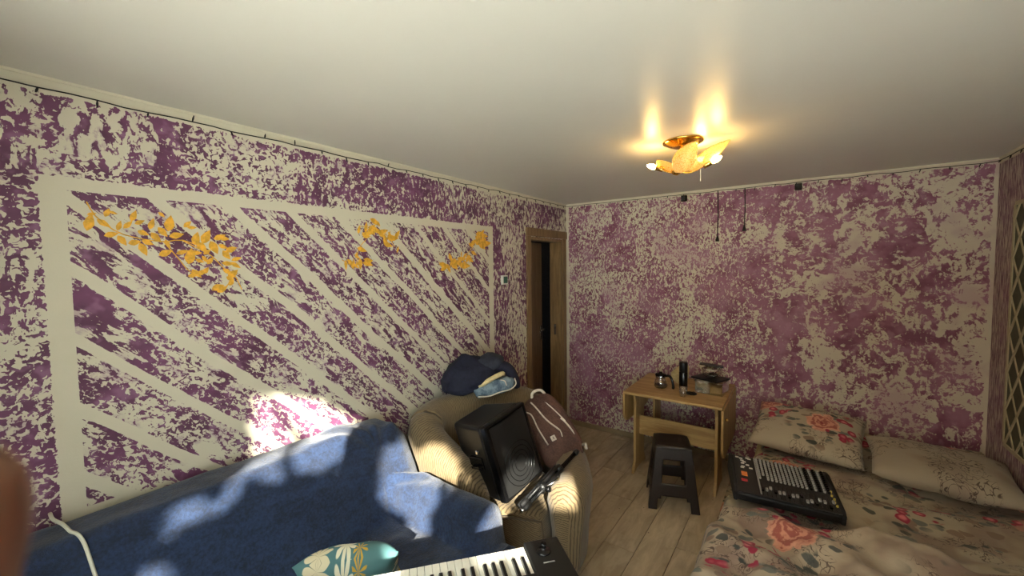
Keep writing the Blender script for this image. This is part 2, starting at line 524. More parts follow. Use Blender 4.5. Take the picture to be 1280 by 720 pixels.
M = dict(
    wall_left=wall_material_left(), wall_back=wall_material_back(), wall_right=wall_material_right(),
    ceiling=ceiling_material(), plank=plank_material(),
    gap=plain('floor_gap', C(58, 48, 38), 0.9),
    skirting=plain('beige_skirting', C(150, 132, 104), 0.6, 0.1, 12),
    door_wood=wood_material('brown_door_wood', C(112, 88, 58), C(142, 114, 76), 2),
    leaf_door=wood_material('brown_door_leaf', C(104, 82, 60), C(126, 102, 78), 2),
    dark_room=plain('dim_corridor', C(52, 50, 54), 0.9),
    gold_paint=plain('gold_stencil_paint', C(226, 170, 52), 0.5, 0.22, 40),
    fleece=fleece_material(), corduroy=corduroy_material(),
    floral=floral_material('rose_print_cotton', C(170, 158, 135), 1.0, 0.85, 0.6),
    floral_b=floral_material('rose_print_cotton_pillow', C(174, 161, 139), 4.0, 0.9, 0.05, ((0.09, 0.04), (-0.27, 0.21))),
    floral_c=floral_material('rose_print_cotton_duvet', C(170, 154, 132), 9.0, 1.0, 0.7),
    pillow_beige=floral_material('pale_rose_print_pillow', C(161, 149, 130), 16.3, 0.12, 0.35),
    table=wood_material('pale_beech_laminate', C(166, 132, 82), C(196, 164, 110), 0),
    table_v=wood_material('pale_beech_laminate_upright', C(166, 132, 82), C(196, 164, 110), 2),
    stool=plain('dark_brown_plastic', C(46, 38, 36), 0.42, 0.1, 60),
    black=plain('black_plastic', C(17, 17, 18), 0.42, 0.15, 80),
    black_gloss=plain('glossy_black', C(13, 13, 14), 0.22, 0.1, 60),
    black_matte=plain('matte_black', C(20, 19, 20), 0.75, 0.2, 60),
    grille=grille_material(),
    cone=plain('grey_cone', C(120, 122, 122), 0.4),
    chrome=plain('chrome', C(200, 200, 200), 0.18, 0.05, 30, Metallic=1.0),
    gold=plain('polished_gold', C(232, 188, 92), 0.16, 0.06, 30, Metallic=1.0),
    shade=shade_glass(),
    bulb=emit_material('lit_bulb', (1.0, 0.62, 0.19), 115.0),
    navy=plain('navy_jacket_cloth', C(24, 26, 46), 0.85, 0.25, 50, 0.2),
    hood=plain('slate_hood_cloth', C(44, 48, 62), 0.85, 0.2, 50, 0.2),
    denim=denim_material(),
    cream_cloth=plain('cream_cloth', C(206, 188, 140), 0.85, 0.12, 40, 0.2),
    bag=bag_material(),
    white_cloth=plain('white_webbing', C(216, 206, 192), 0.8, 0.1, 60),
    white_key=plain('white_key', C(232, 228, 214), 0.3, 0.03, 20),
    black_key=plain('black_key', C(20, 20, 21), 0.3, 0.1, 40),
    cable=plain('white_cable', C(216, 214, 196), 0.5, 0.05, 20),
    teal=teal_floral_material(),
    glass=glass_thin('clear_glass', (0.93, 0.95, 0.94)),
    pane=glass_thin('window_pane', (0.97, 0.98, 0.97), 0.04),
    plastic_clear=glass_thin('clear_plastic', (0.86, 0.86, 0.82), 0.16, 0.12),
    green=plain('green_panel_paint', C(62, 66, 48), 0.6, 0.15, 14),
    lattice=plain('cream_strip', C(176, 166, 136), 0.6, 0.08, 30),
    teal_box=plain('green_plastic', C(44, 84, 70), 0.4),
    white_plastic=plain('white_plastic', C(214, 212, 202), 0.4, 0.04, 20),
    grey_knob=plain('grey_knob', C(150, 150, 146), 0.45, 0.1, 60),
    dark_panel=plain('mixer_panel', C(34, 33, 34), 0.5, 0.15, 50),
    orange=plain('orange_button', C(220, 130, 60), 0.45, 0.05, 20),
    red=plain('red_button', C(170, 44, 50), 0.45, 0.05, 20),
    yellow=plain('yellow_knob', C(190, 170, 70), 0.45, 0.05, 20),
    skin=plain('skin', C(104, 70, 50), 0.55, 0.12, 60, 0.15, Subsurface_Weight=0.08),
    sleeve=plain('dark_sleeve', C(44, 44, 50), 0.85, 0.2, 40),
    bark=plain('bark', C(74, 60, 46), 0.9, 0.3, 20, 0.5),
    blocker=plain('dull_brown_blocker', C(146, 132, 120), 0.9, 0.1, 2),
    leafgreen=plain('gobo_leaf', C(60, 84, 38), 0.6, 0.25, 20),
    bounce_ground=plain('pale_bounce_ground', C(226, 226, 224), 0.9, 0.05, 3),
    rear=plain('plain_cream_wall', CREAM, 0.7, 0.05, 5),
    white_paint=plain('white_window_paint', C(224, 222, 214), 0.4, 0.03, 15),
    timber=plain('pale_wood_block', C(198, 168, 112), 0.6, 0.1, 20),
)

# ------------------------------------------------------------------ mesh helpers
def link(name, me, mat, parent=None, loc=None):
    o = bpy.data.objects.new(name, me)
    COL.objects.link(o)
    if mat is not None and len(me.materials) == 0:
        me.materials.append(M[mat] if isinstance(mat, str) else mat)
    if parent is not None:
        o.parent = parent
    if loc is not None:
        o.location = loc
    return o


def obj(name, bm, mat, parent=None, smooth=False, bevel=0.0, subsurf=0, seg=2):
    bmesh.ops.recalc_face_normals(bm, faces=bm.faces[:])
    me = bpy.data.meshes.new(name)
    bm.to_mesh(me)
    bm.free()
    if smooth:
        me.polygons.foreach_set('use_smooth', [True] * len(me.polygons))
    o = link(name, me, mat, parent)
    if bevel:
        b = o.modifiers.new('bevel', 'BEVEL')
        b.width = bevel
        b.segments = seg
        b.limit_method = 'ANGLE'
        b.angle_limit = math.radians(40)
    if subsurf:
        s = o.modifiers.new('sub', 'SUBSURF')
        s.levels = s.render_levels = subsurf
    return o


def tag(o, label, cat, group=None, kind=None):
    if label: o['label'] = label
    if cat: o['category'] = cat
    if group: o['group'] = group
    if kind: o['kind'] = kind
    return o


def thing(name, label, cat, loc=(0, 0, 0), rotz=0.0, group=None):
    o = bpy.data.objects.new(name, None)
    o.empty_display_size = 0.05
    COL.objects.link(o)
    o.location = loc
    o.rotation_euler = (0, 0, rotz)
    return tag(o, label, cat, group)


def struct(name, bm, mat, parent=None, **kw):
    o = obj(name, bm, mat, parent, **kw)
    if parent is None:
        o['kind'] = 'structure'
    return o


def nb(): return bmesh.new()


def bx(bm, x0, x1, y0, y1, z0, z1, mtx=None):
    vs = [bm.verts.new(Vector((x, y, z)) if mtx is None else mtx @ Vector((x, y, z)))
          for x in (x0, x1) for y in (y0, y1) for z in (z0, z1)]
    for f in ((0, 1, 3, 2), (4, 6, 7, 5), (0, 4, 5, 1), (2, 3, 7, 6), (0, 2, 6, 4), (1, 5, 7, 3)):
        bm.faces.new([vs[i] for i in f])
    return bm


def tube(bm, pts, rad, seg=8, cap=True, flat=1.0):
    """tube along points; rad is a number or one per point"""
    pts = [Vector(p) for p in pts]
    n = len(pts)
    rads = rad if isinstance(rad, (list, tuple)) else [rad] * n
    rings = []
    prev = None
    for i, p in enumerate(pts):
        d = (pts[min(i + 1, n - 1)] - pts[max(i - 1, 0)]).normalized()
        if prev is None:
            a = Vector((0, 0, 1)) if abs(d.z) < 0.9 else Vector((1, 0, 0))
            s = d.cross(a).normalized()
        else:
            s = (prev - d * prev.dot(d)).normalized()
        prev = s
        q = d.cross(s)
        rings.append([bm.verts.new(p + (s * math.cos(2 * PI * k / seg) + q * math.sin(2 * PI * k / seg) * flat) * rads[i]) for k in range(seg)])
    for a, b in zip(rings, rings[1:]):
        for k in range(seg):
            bm.faces.new((a[k], a[(k + 1) % seg], b[(k + 1) % seg], b[k]))
    if cap:
        bm.faces.new(rings[0][::-1])
        bm.faces.new(rings[-1])
    return bm


def lathe(bm, prof, seg=24, mtx=None, cap=True):
    """prof: (radius, z) from bottom to top"""
    rings = []
    for r, z in prof:
        ring = []
        for k in range(seg):
            v = Vector((r * math.cos(2 * PI * k / seg), r * math.sin(2 * PI * k / seg), z))
            ring.append(bm.verts.new(mtx @ v if mtx else v))
        rings.append(ring)
    for a, b in zip(rings, rings[1:]):
        for k in range(seg):
            bm.faces.new((a[k], a[(k + 1) % seg], b[(k + 1) % seg], b[k]))
    if cap:
        bm.faces.new(rings[0][::-1])
        bm.faces.new(rings[-1])
    return bm


def prism(bm, poly, z0, z1, mtx=None):
    f = lambda x, y, z: (mtx @ Vector((x, y, z))) if mtx else Vector((x, y, z))
    a = [bm.verts.new(f(x, y, z0)) for x, y in poly]
    b = [bm.verts.new(f(x, y, z1)) for x, y in poly]
    n = len(poly)
    bm.faces.new(a[::-1])
    bm.faces.new(b)
    for i in range(n):
        bm.faces.new((a[i], a[(i + 1) % n], b[(i + 1) % n], b[i]))
    return bm


def frame_mtx(o, x, y, z):
    return Matrix(((x[0], y[0], z[0], o[0]), (x[1], y[1], z[1], o[1]), (x[2], y[2], z[2], o[2]), (0, 0, 0, 1)))


def aim(p, d):
    """matrix placing +z along d at p"""
    q = Vector(d).normalized().to_track_quat('Z', 'Y')
    return Matrix.Translation(Vector(p)) @ q.to_matrix().to_4x4()


def catmull(pts, n):
    P = [Vector(p) for p in pts]
    P = [P[0] * 2 - P[1]] + P + [P[-1] * 2 - P[-2]]
    out = []
    m = len(P) - 3
    for i in range(n):
        t = i / (n - 1) * m
        k = min(int(t), m - 1)
        f = t - k
        a, b, c, d = P[k:k + 4]
        out.append(0.5 * ((2 * b) + (c - a) * f + (2 * a - 5 * b + 4 * c - d) * f * f + (3 * b - a - 3 * c + d) * f ** 3))
    return out


def sstep(x, a, b):
    if a == b: return 0.0
    t = max(0.0, min(1.0, (x - a) / (b - a)))
    return t * t * (3 - 2 * t)


def smax(a, b, k=0.05):
    h = max(k - abs(a - b), 0.0) / k
    return max(a, b) + h * h * k * 0.25


def fbm(x, y, s, seed=0.0, oct=3):
    v, amp, tot = 0.0, 1.0, 0.0
    for o in range(oct):
        v += amp * mnoise.noise(Vector((x * s, y * s, seed + o * 7.3)))
        tot += amp
        amp *= 0.5
        s *= 2.03
    return v / tot


def heightfield(name, xs, ys, zf, mat, uvscale=1.0, thick=0.0):
    bm = nb()
    uvl = bm.loops.layers.uv.new('UVMap')
    V = [[bm.verts.new((x, y, zf(x, y))) for y in ys] for x in xs]
    for i in range(len(xs) - 1):
        for j in range(len(ys) - 1):
            f = bm.faces.new((V[i][j], V[i + 1][j], V[i + 1][j + 1], V[i][j + 1]))
            for l in f.loops:
                c = l.vert.co
                l[uvl].uv = ((c.x + (0.5 - c.z) * 0.6 * (1 if c.x < xs[0] + 0.2 else 0)) * uvscale, c.y * uvscale)
    o = obj(name, bm, mat, None, True)
    if thick:
        s = o.modifiers.new('solid', 'SOLIDIFY')
        s.thickness = thick
        s.offset = 0
    return o


def frange(a, b, step):
    n = max(2, int(round((b - a) / step)) + 1)
    return [a + (b - a) * i / (n - 1) for i in range(n)]


def pillow_bm(w, d, t, nu=26, nv=22, seed=0.0, wr=0.012, uvs=1.0, corner=0.12):
    """stuffed pillow: two bulging sides meeting in a seam, corners drawn out"""
    bm = nb()
    uvl = bm.loops.layers.uv.new('UVMap')
    def pt(u, v, side):
        k = 1 - corner * (1 - abs(u) ** 2) * 0.0
        px = u * w / 2 * (1 - 0.07 * (1 - v * v) * abs(u) ** 3 * 0 - 0.06 * (1 - abs(v)) * abs(u))
        py = v * d / 2 * (1 - 0.06 * (1 - abs(u)) * abs(v))
        e = (max(0, 1 - abs(u) ** 3.0) * max(0, 1 - abs(v) ** 3.0)) ** 0.55
        h = t / 2 * e
        h += wr * fbm(px, py, 7.0, seed + side * 3.1) * min(1, e * 2)
        return Vector((px, py, side * h))
    us = [-1 + 2 * i / nu for i in range(nu + 1)]
    vs = [-1 + 2 * j / nv for j in range(nv + 1)]
    grids = {}
    for side in (1, -1):
        for i, u in enumerate(us):
            for j, v in enumerate(vs):
                if side == -1 and (i in (0, nu) or j in (0, nv)):
                    grids[(side, i, j)] = grids[(1, i, j)]
                else:
                    grids[(side, i, j)] = bm.verts.new(pt(u, v, side))
    for side in (1, -1):
        for i in range(nu):
            for j in range(nv):
                q = [grids[(side, i, j)], grids[(side, i + 1, j)], grids[(side, i + 1, j + 1)], grids[(side, i, j + 1)]]
                f = bm.faces.new(q if side == 1 else q[::-1])
                for l in f.loops:
                    l[uvl].uv = (l.vert.co.x * uvs, l.vert.co.y * uvs)
    return bm


def blob_bm(sub, fn):
    """closed rounded lump: every direction of a fine icosphere is mapped by fn"""
    bm = nb()
    bmesh.ops.create_icosphere(bm, subdivisions=sub, radius=1.0)
    for v in bm.verts:
        v.co = fn(v.co.copy())
    return bm


def copy_tree(o, parent=None):
    c = o.copy()
    COL.objects.link(c)
    if parent is not None: c.parent = parent
    for ch in list(o.children):
        copy_tree(ch, c)
    return c

# ================================================================== SETTING
TH = 0.14
W_, B_, H_, R_ = ROOM_W, BACK_Y, ROOM_H, REAR_Y
DY0, DY1, DZ = 3.375, 4.045, 2.105                         # door opening in the left wall

bm = nb()
bx(bm, -TH, 0, R_ - TH, DY0, 0, H_)
bx(bm, -TH, 0, DY1, B_ + TH, 0, H_)
bx(bm, -TH, 0, DY0, DY1, DZ, H_)
wall_left = struct('wall_left', bm, 'wall_left')
struct('wall_back', bx(nb(), 0, W_ + TH, B_, B_ + TH, 0, H_), 'wall_back')
struct('wall_right', bx(nb(), W_, W_ + TH, R_ - TH, B_, 0, H_), 'wall_right')
bm = nb()
x0, x1, z0, z1 = WIN
bx(bm, 0, x0, R_ - 0.06, R_, 0, H_)
bx(bm, x1, W_, R_ - 0.06, R_, 0, H_)
bx(bm, x0, x1, R_ - 0.06, R_, 0, z0)
bx(bm, x0, x1, R_ - 0.06, R_, z1, H_)
struct('wall_rear', bm, 'rear')
struct('ceiling', bx(nb(), -TH, W_ + TH, R_ - TH, B_ + TH, H_, H_ + 0.1), 'ceiling')
floor = struct('floor', bx(nb(), -TH, W_ + TH, R_ - TH, B_ + TH, -0.1, -0.006), 'gap')

# floor planks, laid lengthways with shallow open joints
PW, PX = 0.2015, 0.1505
g = 0.0032
plank_cache = {}
def plank_mesh(w, l):
    key = (round(w, 4), round(l, 4))
    if key not in plank_cache:
        b = nb()
        c = 0.0022
        lo = [b.verts.new(p) for p in ((0, 0, -0.006), (w, 0, -0.006), (w, l, -0.006), (0, l, -0.006))]
        mi = [b.verts.new(p) for p in ((0, 0, -c), (w, 0, -c), (w, l, -c), (0, l, -c))]
        up = [b.verts.new(p) for p in ((c, c, 0), (w - c, c, 0), (w - c, l - c, 0), (c, l - c, 0))]
        b.faces.new(up)
        for p, q in ((lo, mi), (mi, up)):
            for i in range(4):
                b.faces.new((p[i], p[(i + 1) % 4], q[(i + 1) % 4], q[i]))
        bmesh.ops.recalc_face_normals(b, faces=b.faces[:])
        me = bpy.data.meshes.new('floor_plank')
        b.to_mesh(me)
        b.free()
        plank_cache[key] = me
    return plank_cache[key]
joints = {4: 3.02, 5: 2.46, 6: 3.30, 7: 2.66, 3: 2.2}
x = PX - PW
col_i = -1
while x < W_ - 0.001:
    xa, xb = max(x, 0.0), min(x + PW, W_)
    ph = joints.get(col_i, 2.1 + (col_i * 0.37) % 1.2)
    cuts = [R_] + [c for c in [ph + k * 1.2 for k in range(-4, 3)] if R_ + 0.05 < c < B_ - 0.05] + [B_]
    for ya, yb in zip(cuts, cuts[1:]):
        o = link('floor_plank', plank_mesh(xb - xa - g, yb - ya - g), 'plank', floor)
        o.location = (xa + g / 2, ya + g / 2, random.uniform(-0.0012, 0.0))
    x += PW
    col_i += 1

struct('baseboard_back', bx(nb(), 0.02, W_, B_ - 0.014, B_, 0, 0.055), 'skirting', bevel=0.003)
struct('baseboard_left', bx(nb(), 0, 0.014, R_, DY0 - 0.06, 0, 0.055), 'skirting', bevel=0.003)
struct('baseboard_right', bx(nb(), W_ - 0.014, W_, R_, B_ - 0.015, 0, 0.055), 'skirting', bevel=0.003)
# thin pale edge profile of the stretched ceiling
struct('trim_1', bx(nb(), 0, 0.004, R_, B_, H_ - 0.010, H_), 'rear')
struct('trim_2', bx(nb(), 0.004, W_, B_ - 0.004, B_, H_ - 0.010, H_), 'rear')
struct('trim_3', bx(nb(), W_ - 0.004, W_, R_, B_ - 0.004, H_ - 0.010, H_), 'rear')

# gold leaf sprays stencilled on the left wall panel: wall_left > leaf_spray > leaf
SPRAY1= [(0.333, 1.964, 0.346, 2.019), (0.336, 2.024, 0.357, 2.031), (0.361, 2.01, 0.392, 1.987), (0.378, 1.948, 0.413, 1.959), (0.384, 2.021, 0.396, 2.049), (0.396, 2.044, 0.417, 2.036), (0.417, 1.97, 0.427, 2.003), (0.417, 1.952, 0.437, 1.92), (0.435, 1.98, 0.458, 2.006), (0.459, 2.01, 0.473, 2.047), (0.446, 1.921, 0.479, 1.93), (0.469, 2.0, 0.495, 2.014), (0.476, 1.974, 0.506, 1.961), (0.481, 1.926, 0.498, 1.883), (0.488, 1.936, 0.519, 1.922), (0.514, 1.981, 0.527, 2.02), (0.518, 1.97, 0.544, 1.937), (0.542, 1.993, 0.566, 1.962), (0.546, 2.056, 0.563, 2.039), (0.575, 1.977, 0.585, 2.033), (0.577, 1.955, 0.619, 1.967), (0.563, 1.943, 0.576, 1.911), (0.539, 1.875, 0.578, 1.894), (0.629, 1.998, 0.652, 2.022), (0.641, 1.998, 0.67, 2.0), (0.597, 1.883, 0.635, 1.896), (0.64, 1.838, 0.651, 1.896), (0.644, 1.889, 0.683, 1.889), (0.663, 1.923, 0.676, 1.971), (0.673, 1.937, 0.703, 1.901), (0.693, 1.93, 0.719, 1.981), (0.724, 1.944, 0.746, 1.896), (0.738, 1.952, 0.778, 1.971), (0.758, 1.961, 0.793, 1.956), (0.754, 1.928, 0.787, 1.915), (0.771, 1.902, 0.795, 1.868), (0.783, 1.898, 0.822, 1.914), (0.764, 1.844, 0.807, 1.84), (0.801, 1.848, 0.835, 1.825), (0.804, 1.856, 0.841, 1.868), (0.787, 1.774, 0.822, 1.805), (0.768, 1.817, 0.799, 1.796), (0.695, 1.883, 0.719, 1.9), (0.69, 1.877, 0.708, 1.85), (0.708, 1.838, 0.729, 1.865), (0.665, 1.861, 0.692, 1.849), (0.649, 1.816, 0.678, 1.785), (0.668, 1.79, 0.698, 1.81), (0.634, 1.786, 0.666, 1.792), (0.691, 1.795, 0.709, 1.82), (0.721, 1.728, 0.762, 1.739), (0.741, 1.71, 0.776, 1.731), (0.791, 1.737, 0.807, 1.766), (0.781, 1.781, 0.805, 1.764)]
SPRAY2= [(1.509, 2.03, 1.54, 2.01), (1.55, 2.108, 1.559, 2.046), (1.535, 2.026, 1.543, 2.086), (1.534, 2.025, 1.57, 2.046), (1.584, 2.08, 1.595, 2.027), (1.503, 1.995, 1.52, 2.027), (1.542, 2.034, 1.587, 2.028), (1.519, 2.11, 1.546, 2.064), (1.57, 2.119, 1.627, 2.092), (1.582, 2.13, 1.583, 2.069), (1.484, 2.019, 1.494, 2.063), (1.557, 1.969, 1.604, 2.009), (1.567, 2.038, 1.607, 2.057), (1.555, 2.016, 1.584, 2.05), (1.55, 2.042, 1.6, 2.078), (1.504, 2.007, 1.53, 2.04), (1.508, 2.014, 1.563, 2.025), (1.516, 2.024, 1.514, 1.978), (1.572, 2.068, 1.636, 2.039), (1.506, 2.057, 1.545, 2.049), (1.515, 2.003, 1.563, 2.009), (1.583, 2.074, 1.606, 2.114), (1.701, 2.046, 1.732, 2.01), (1.698, 1.94, 1.767, 1.934), (1.663, 1.971, 1.724, 1.956), (1.697, 1.967, 1.734, 1.989), (1.626, 2.048, 1.651, 2.021), (1.655, 2.055, 1.705, 2.037), (1.704, 1.995, 1.716, 2.043), (1.74, 1.992, 1.791, 1.946), (1.625, 2.038, 1.674, 2.014), (1.592, 2.058, 1.663, 2.058), (1.622, 2.031, 1.689, 2.052), (1.656, 2.021, 1.705, 2.039), (1.672, 1.963, 1.676, 2.021), (1.707, 1.954, 1.739, 1.93), (1.658, 2.033, 1.69, 1.986), (1.654, 2.054, 1.707, 2.084), (1.689, 2.005, 1.768, 2.007), (1.695, 2.07, 1.725, 2.034), (1.618, 2.109, 1.639, 2.081), (1.573, 2.024, 1.646, 2.049), (1.769, 1.91, 1.783, 1.949), (1.694, 1.986, 1.75, 1.959), (1.755, 2.005, 1.79, 2.051), (1.708, 2.062, 1.732, 2.109), (1.454, 1.897, 1.486, 1.873), (1.47, 1.942, 1.472, 1.906), (1.508, 1.848, 1.568, 1.833), (1.439, 1.939, 1.476, 1.962), (1.462, 1.872, 1.47, 1.905), (1.48, 1.863, 1.524, 1.899), (1.474, 1.936, 1.528, 1.919), (1.53, 1.872, 1.539, 1.83), (1.516, 1.841, 1.57, 1.857), (1.515, 1.853, 1.535, 1.896), (1.515, 1.866, 1.568, 1.862), (1.52, 1.878, 1.554, 1.848), (1.491, 1.874, 1.492, 1.817), (1.484, 1.831, 1.52, 1.848), (1.426, 1.842, 1.443, 1.812), (1.484, 1.845, 1.484, 1.814), (1.395, 1.865, 1.396, 1.812), (1.394, 1.876, 1.428, 1.833), (1.403, 1.866, 1.444, 1.835), (1.531, 1.819, 1.564, 1.859), (1.437, 1.842, 1.475, 1.817), (1.364, 1.874, 1.403, 1.838), (1.445, 1.806, 1.447, 1.859), (1.49, 1.824, 1.526, 1.832), (1.461, 1.829, 1.488, 1.851)]
SPRAY3= [(2.483, 2.005, 2.529, 1.977), (2.476, 1.989, 2.534, 1.96), (2.615, 1.982, 2.64, 2.038), (2.611, 2.084, 2.711, 2.064), (2.275, 1.851, 2.341, 1.801), (2.175, 1.841, 2.255, 1.872), (2.151, 1.839, 2.225, 1.826), (2.211, 1.861, 2.267, 1.818), (2.419, 1.867, 2.447, 1.819), (2.434, 1.924, 2.518, 1.968), (2.588, 2.098, 2.663, 2.069), (2.384, 1.847, 2.419, 1.889), (2.577, 1.991, 2.6, 2.062), (2.214, 1.839, 2.284, 1.821), (2.577, 2.091, 2.642, 2.033), (2.329, 1.89, 2.375, 1.867), (2.601, 2.01, 2.683, 1.97), (2.501, 1.984, 2.617, 1.996), (2.599, 2.019, 2.691, 2.042), (2.517, 1.827, 2.522, 1.893), (2.49, 1.903, 2.49, 1.855), (2.163, 1.869, 2.217, 1.874), (2.37, 1.827, 2.477, 1.822), (2.57, 1.991, 2.667, 2.035), (2.64, 2.001, 2.75, 2.014), (2.531, 2.008, 2.626, 1.981), (2.416, 1.882, 2.451, 1.918), (2.47, 1.946, 2.541, 1.933), (2.456, 1.908, 2.523, 1.861), (2.329, 1.812, 2.378, 1.754), (2.511, 1.941, 2.57, 1.914), (2.462, 2.036, 2.554, 2.02), (2.622, 2.076, 2.712, 2.072), (2.494, 1.994, 2.516, 1.944), (2.358, 1.819, 2.382, 1.86), (2.242, 1.887, 2.289, 1.908), (2.397, 1.938, 2.396, 1.898), (2.49, 1.89, 2.517, 1.84), (2.388, 1.866, 2.387, 1.815), (2.447, 1.861, 2.504, 1.913), (2.616, 2.023, 2.693, 2.042), (2.134, 1.789, 2.188, 1.787), (2.265, 1.824, 2.308, 1.873), (2.109, 1.877, 2.167, 1.83), (2.63, 2.07, 2.676, 2.115), (2.503, 1.985, 2.505, 1.924), (2.347, 1.879, 2.435, 1.877), (2.267, 1.88, 2.342, 1.865), (2.58, 1.994, 2.649, 2.034), (2.405, 1.895, 2.408, 1.837), (2.163, 1.79, 2.229, 1.814), (2.628, 2.091, 2.645, 2.039), (2.563, 2.067, 2.636, 2.011), (2.513, 1.917, 2.584, 1.974), (2.233, 1.84, 2.264, 1.782), (2.616, 2.062, 2.694, 2.086), (2.45, 1.846, 2.479, 1.904), (2.509, 1.932, 2.567, 1.91), (2.498, 1.983, 2.574, 2.032), (2.572, 1.957, 2.616, 2.01), (2.309, 1.842, 2.375, 1.858), (2.287, 1.79, 2.345, 1.783), (2.314, 1.885, 2.337, 1.822), (2.339, 1.856, 2.374, 1.815), (2.376, 1.856, 2.383, 1.818), (2.309, 1.806, 2.341, 1.837), (2.281, 1.818, 2.343, 1.815), (2.298, 1.765, 2.351, 1.806), (2.256, 1.92, 2.286, 1.858), (2.322, 1.817, 2.362, 1.786), (2.287, 1.863, 2.357, 1.838), (2.403, 1.751, 2.414, 1.798)]
STEM1= [[(0.337, 2.073), (0.36, 2.019), (0.417, 1.965), (0.479, 1.944), (0.558, 1.933), (0.619, 1.943), (0.694, 1.915)], [(0.619, 1.943), (0.668, 1.914), (0.727, 1.876), (0.773, 1.819), (0.816, 1.785), (0.843, 1.716)], [(0.558, 1.933), (0.603, 1.866), (0.638, 1.812), (0.682, 1.78)], [(0.8, 1.76), (0.762, 1.72), (0.72, 1.722)]]
STEM2= [[(1.49, 2.067), (1.597, 2.064), (1.681, 2.033), (1.753, 1.951)], [(1.54, 1.99), (1.485, 1.931), (1.456, 1.828), (1.371, 1.862)], [(2.674, 2.107), (2.479, 1.929), (2.302, 1.824), (2.143, 1.853)]]

def leaf_mesh_bm(y0, z0, y1, z1, wid):
    b = nb()
    d = Vector((0, y1 - y0, z1 - z0)) * 1.25
    s = Vector((1, 0, 0)).cross(d)
    prof = [(0, 0.0), (0.16, 0.62), (0.38, 1.0), (0.66, 0.72), (0.88, 0.26), (1.0, 0.0)]
    o = Vector((0.0, y0, z0))
    for xx in (0.0004,):
        L = [b.verts.new(o + d * t + s * (w * wid) + Vector((xx, 0, 0))) for t, w in prof]
        R = [b.verts.new(o + d * t - s * (w * wid) + Vector((xx, 0, 0))) for t, w in prof[1:-1]]
        Mi = [b.verts.new(o + d * t + Vector((xx + 0.0012, 0, 0))) for t, w in prof[1:-1]]
        b.faces.new((L[0], L[1], Mi[0])); b.faces.new((L[0], Mi[0], R[0]))
        for k in range(3):
            b.faces.new((L[k + 1], L[k + 2], Mi[k + 1], Mi[k])); b.faces.new((Mi[k], Mi[k + 1], R[k + 1], R[k]))
        b.faces.new((L[4], L[5], Mi[3])); b.faces.new((Mi[3], L[5], R[3]))
    return b
rl = random.Random(3)
for spray, stems, wid in ((SPRAY1, STEM1, 0.25), (SPRAY2[::2], STEM2[:2], 0.20), (SPRAY3[::2], STEM2[2:], 0.20)):
    sb = nb()
    for s in stems:
        tube(sb, [(0.0006, a, b) for a, b in catmull([(a, b, 0) for a, b in s], 14) and [(q.x, q.y) for q in catmull([(a, b, 0) for a, b in s], 14)]], 0.0022, 4)
    root = obj('leaf_spray', sb, 'gold_paint', wall_left)
    root['label'] = 'gold stencilled stem with leaves'
    for (a, b, c, d) in spray:
        obj('leaf', leaf_mesh_bm(a, b, c, d, wid * rl.uniform(0.8, 1.15)), 'gold_paint', root)

# door: frame boards, lining and a leaf ajar into the corridor
bm = nb()
A = 0.062
bx(bm, 0, 0.02, DY0 - A, DY0 + 0.008, 0, DZ + 0.005)
bx(bm, 0, 0.02, DY1 - 0.008, DY1 + A, 0, DZ + 0.005)
bx(bm, 0, 0.024, DY0 - A, DY1 + A + 0.015, DZ + 0.005, DZ + 0.085)
bx(bm, -TH, 0, DY0, DY0 + 0.03, 0, DZ)
bx(bm, -TH, 0, DY1 - 0.03, DY1, 0, DZ)
bx(bm, -TH, 0, DY0 + 0.03, DY1 - 0.03, DZ - 0.03, DZ)
door = struct('door_1', bm, 'door_wood', bevel=0.003)
th = math.radians(10)
lm = Matrix.Translation((-TH + 0.005, DY0 + 0.035, 0)) @ Matrix.Rotation(th, 4, 'Z')
lw = DY1 - DY0 - 0.07
leaf = struct('door_leaf', bx(nb(), -0.04, 0, 0, lw, 0.012, DZ - 0.035, lm), 'leaf_door', door, bevel=0.002)
bm = nb()
bx(bm, 0, 0.008, lw - 0.075, lw - 0.035, 0.98, 1.14, lm)
tube(bm, [lm @ Vector(p) for p in ((0.005, lw - 0.055, 1.1), (0.045, lw - 0.055, 1.1), (0.05, lw - 0.075, 1.1), (0.05, lw - 0.17, 1.1))], 0.009, 8)
struct('door_handle', bm, 'chrome', leaf, smooth=True)
struct('strike_plate', bx(nb(), -0.09, -0.065, DY1 - 0.033, DY1 - 0.029, 1.04, 1.16), 'chrome', door)
# corridor behind the door
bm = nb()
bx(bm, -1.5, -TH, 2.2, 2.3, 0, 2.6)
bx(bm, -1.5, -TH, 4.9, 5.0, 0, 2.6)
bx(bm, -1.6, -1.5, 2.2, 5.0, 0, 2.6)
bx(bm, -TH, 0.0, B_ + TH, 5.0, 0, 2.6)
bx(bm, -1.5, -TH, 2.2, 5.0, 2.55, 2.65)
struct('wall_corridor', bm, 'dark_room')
struct('floor_corridor', bx(nb(), -1.5, -TH, 2.2, 5.0, -0.1, -0.004), 'dark_room')

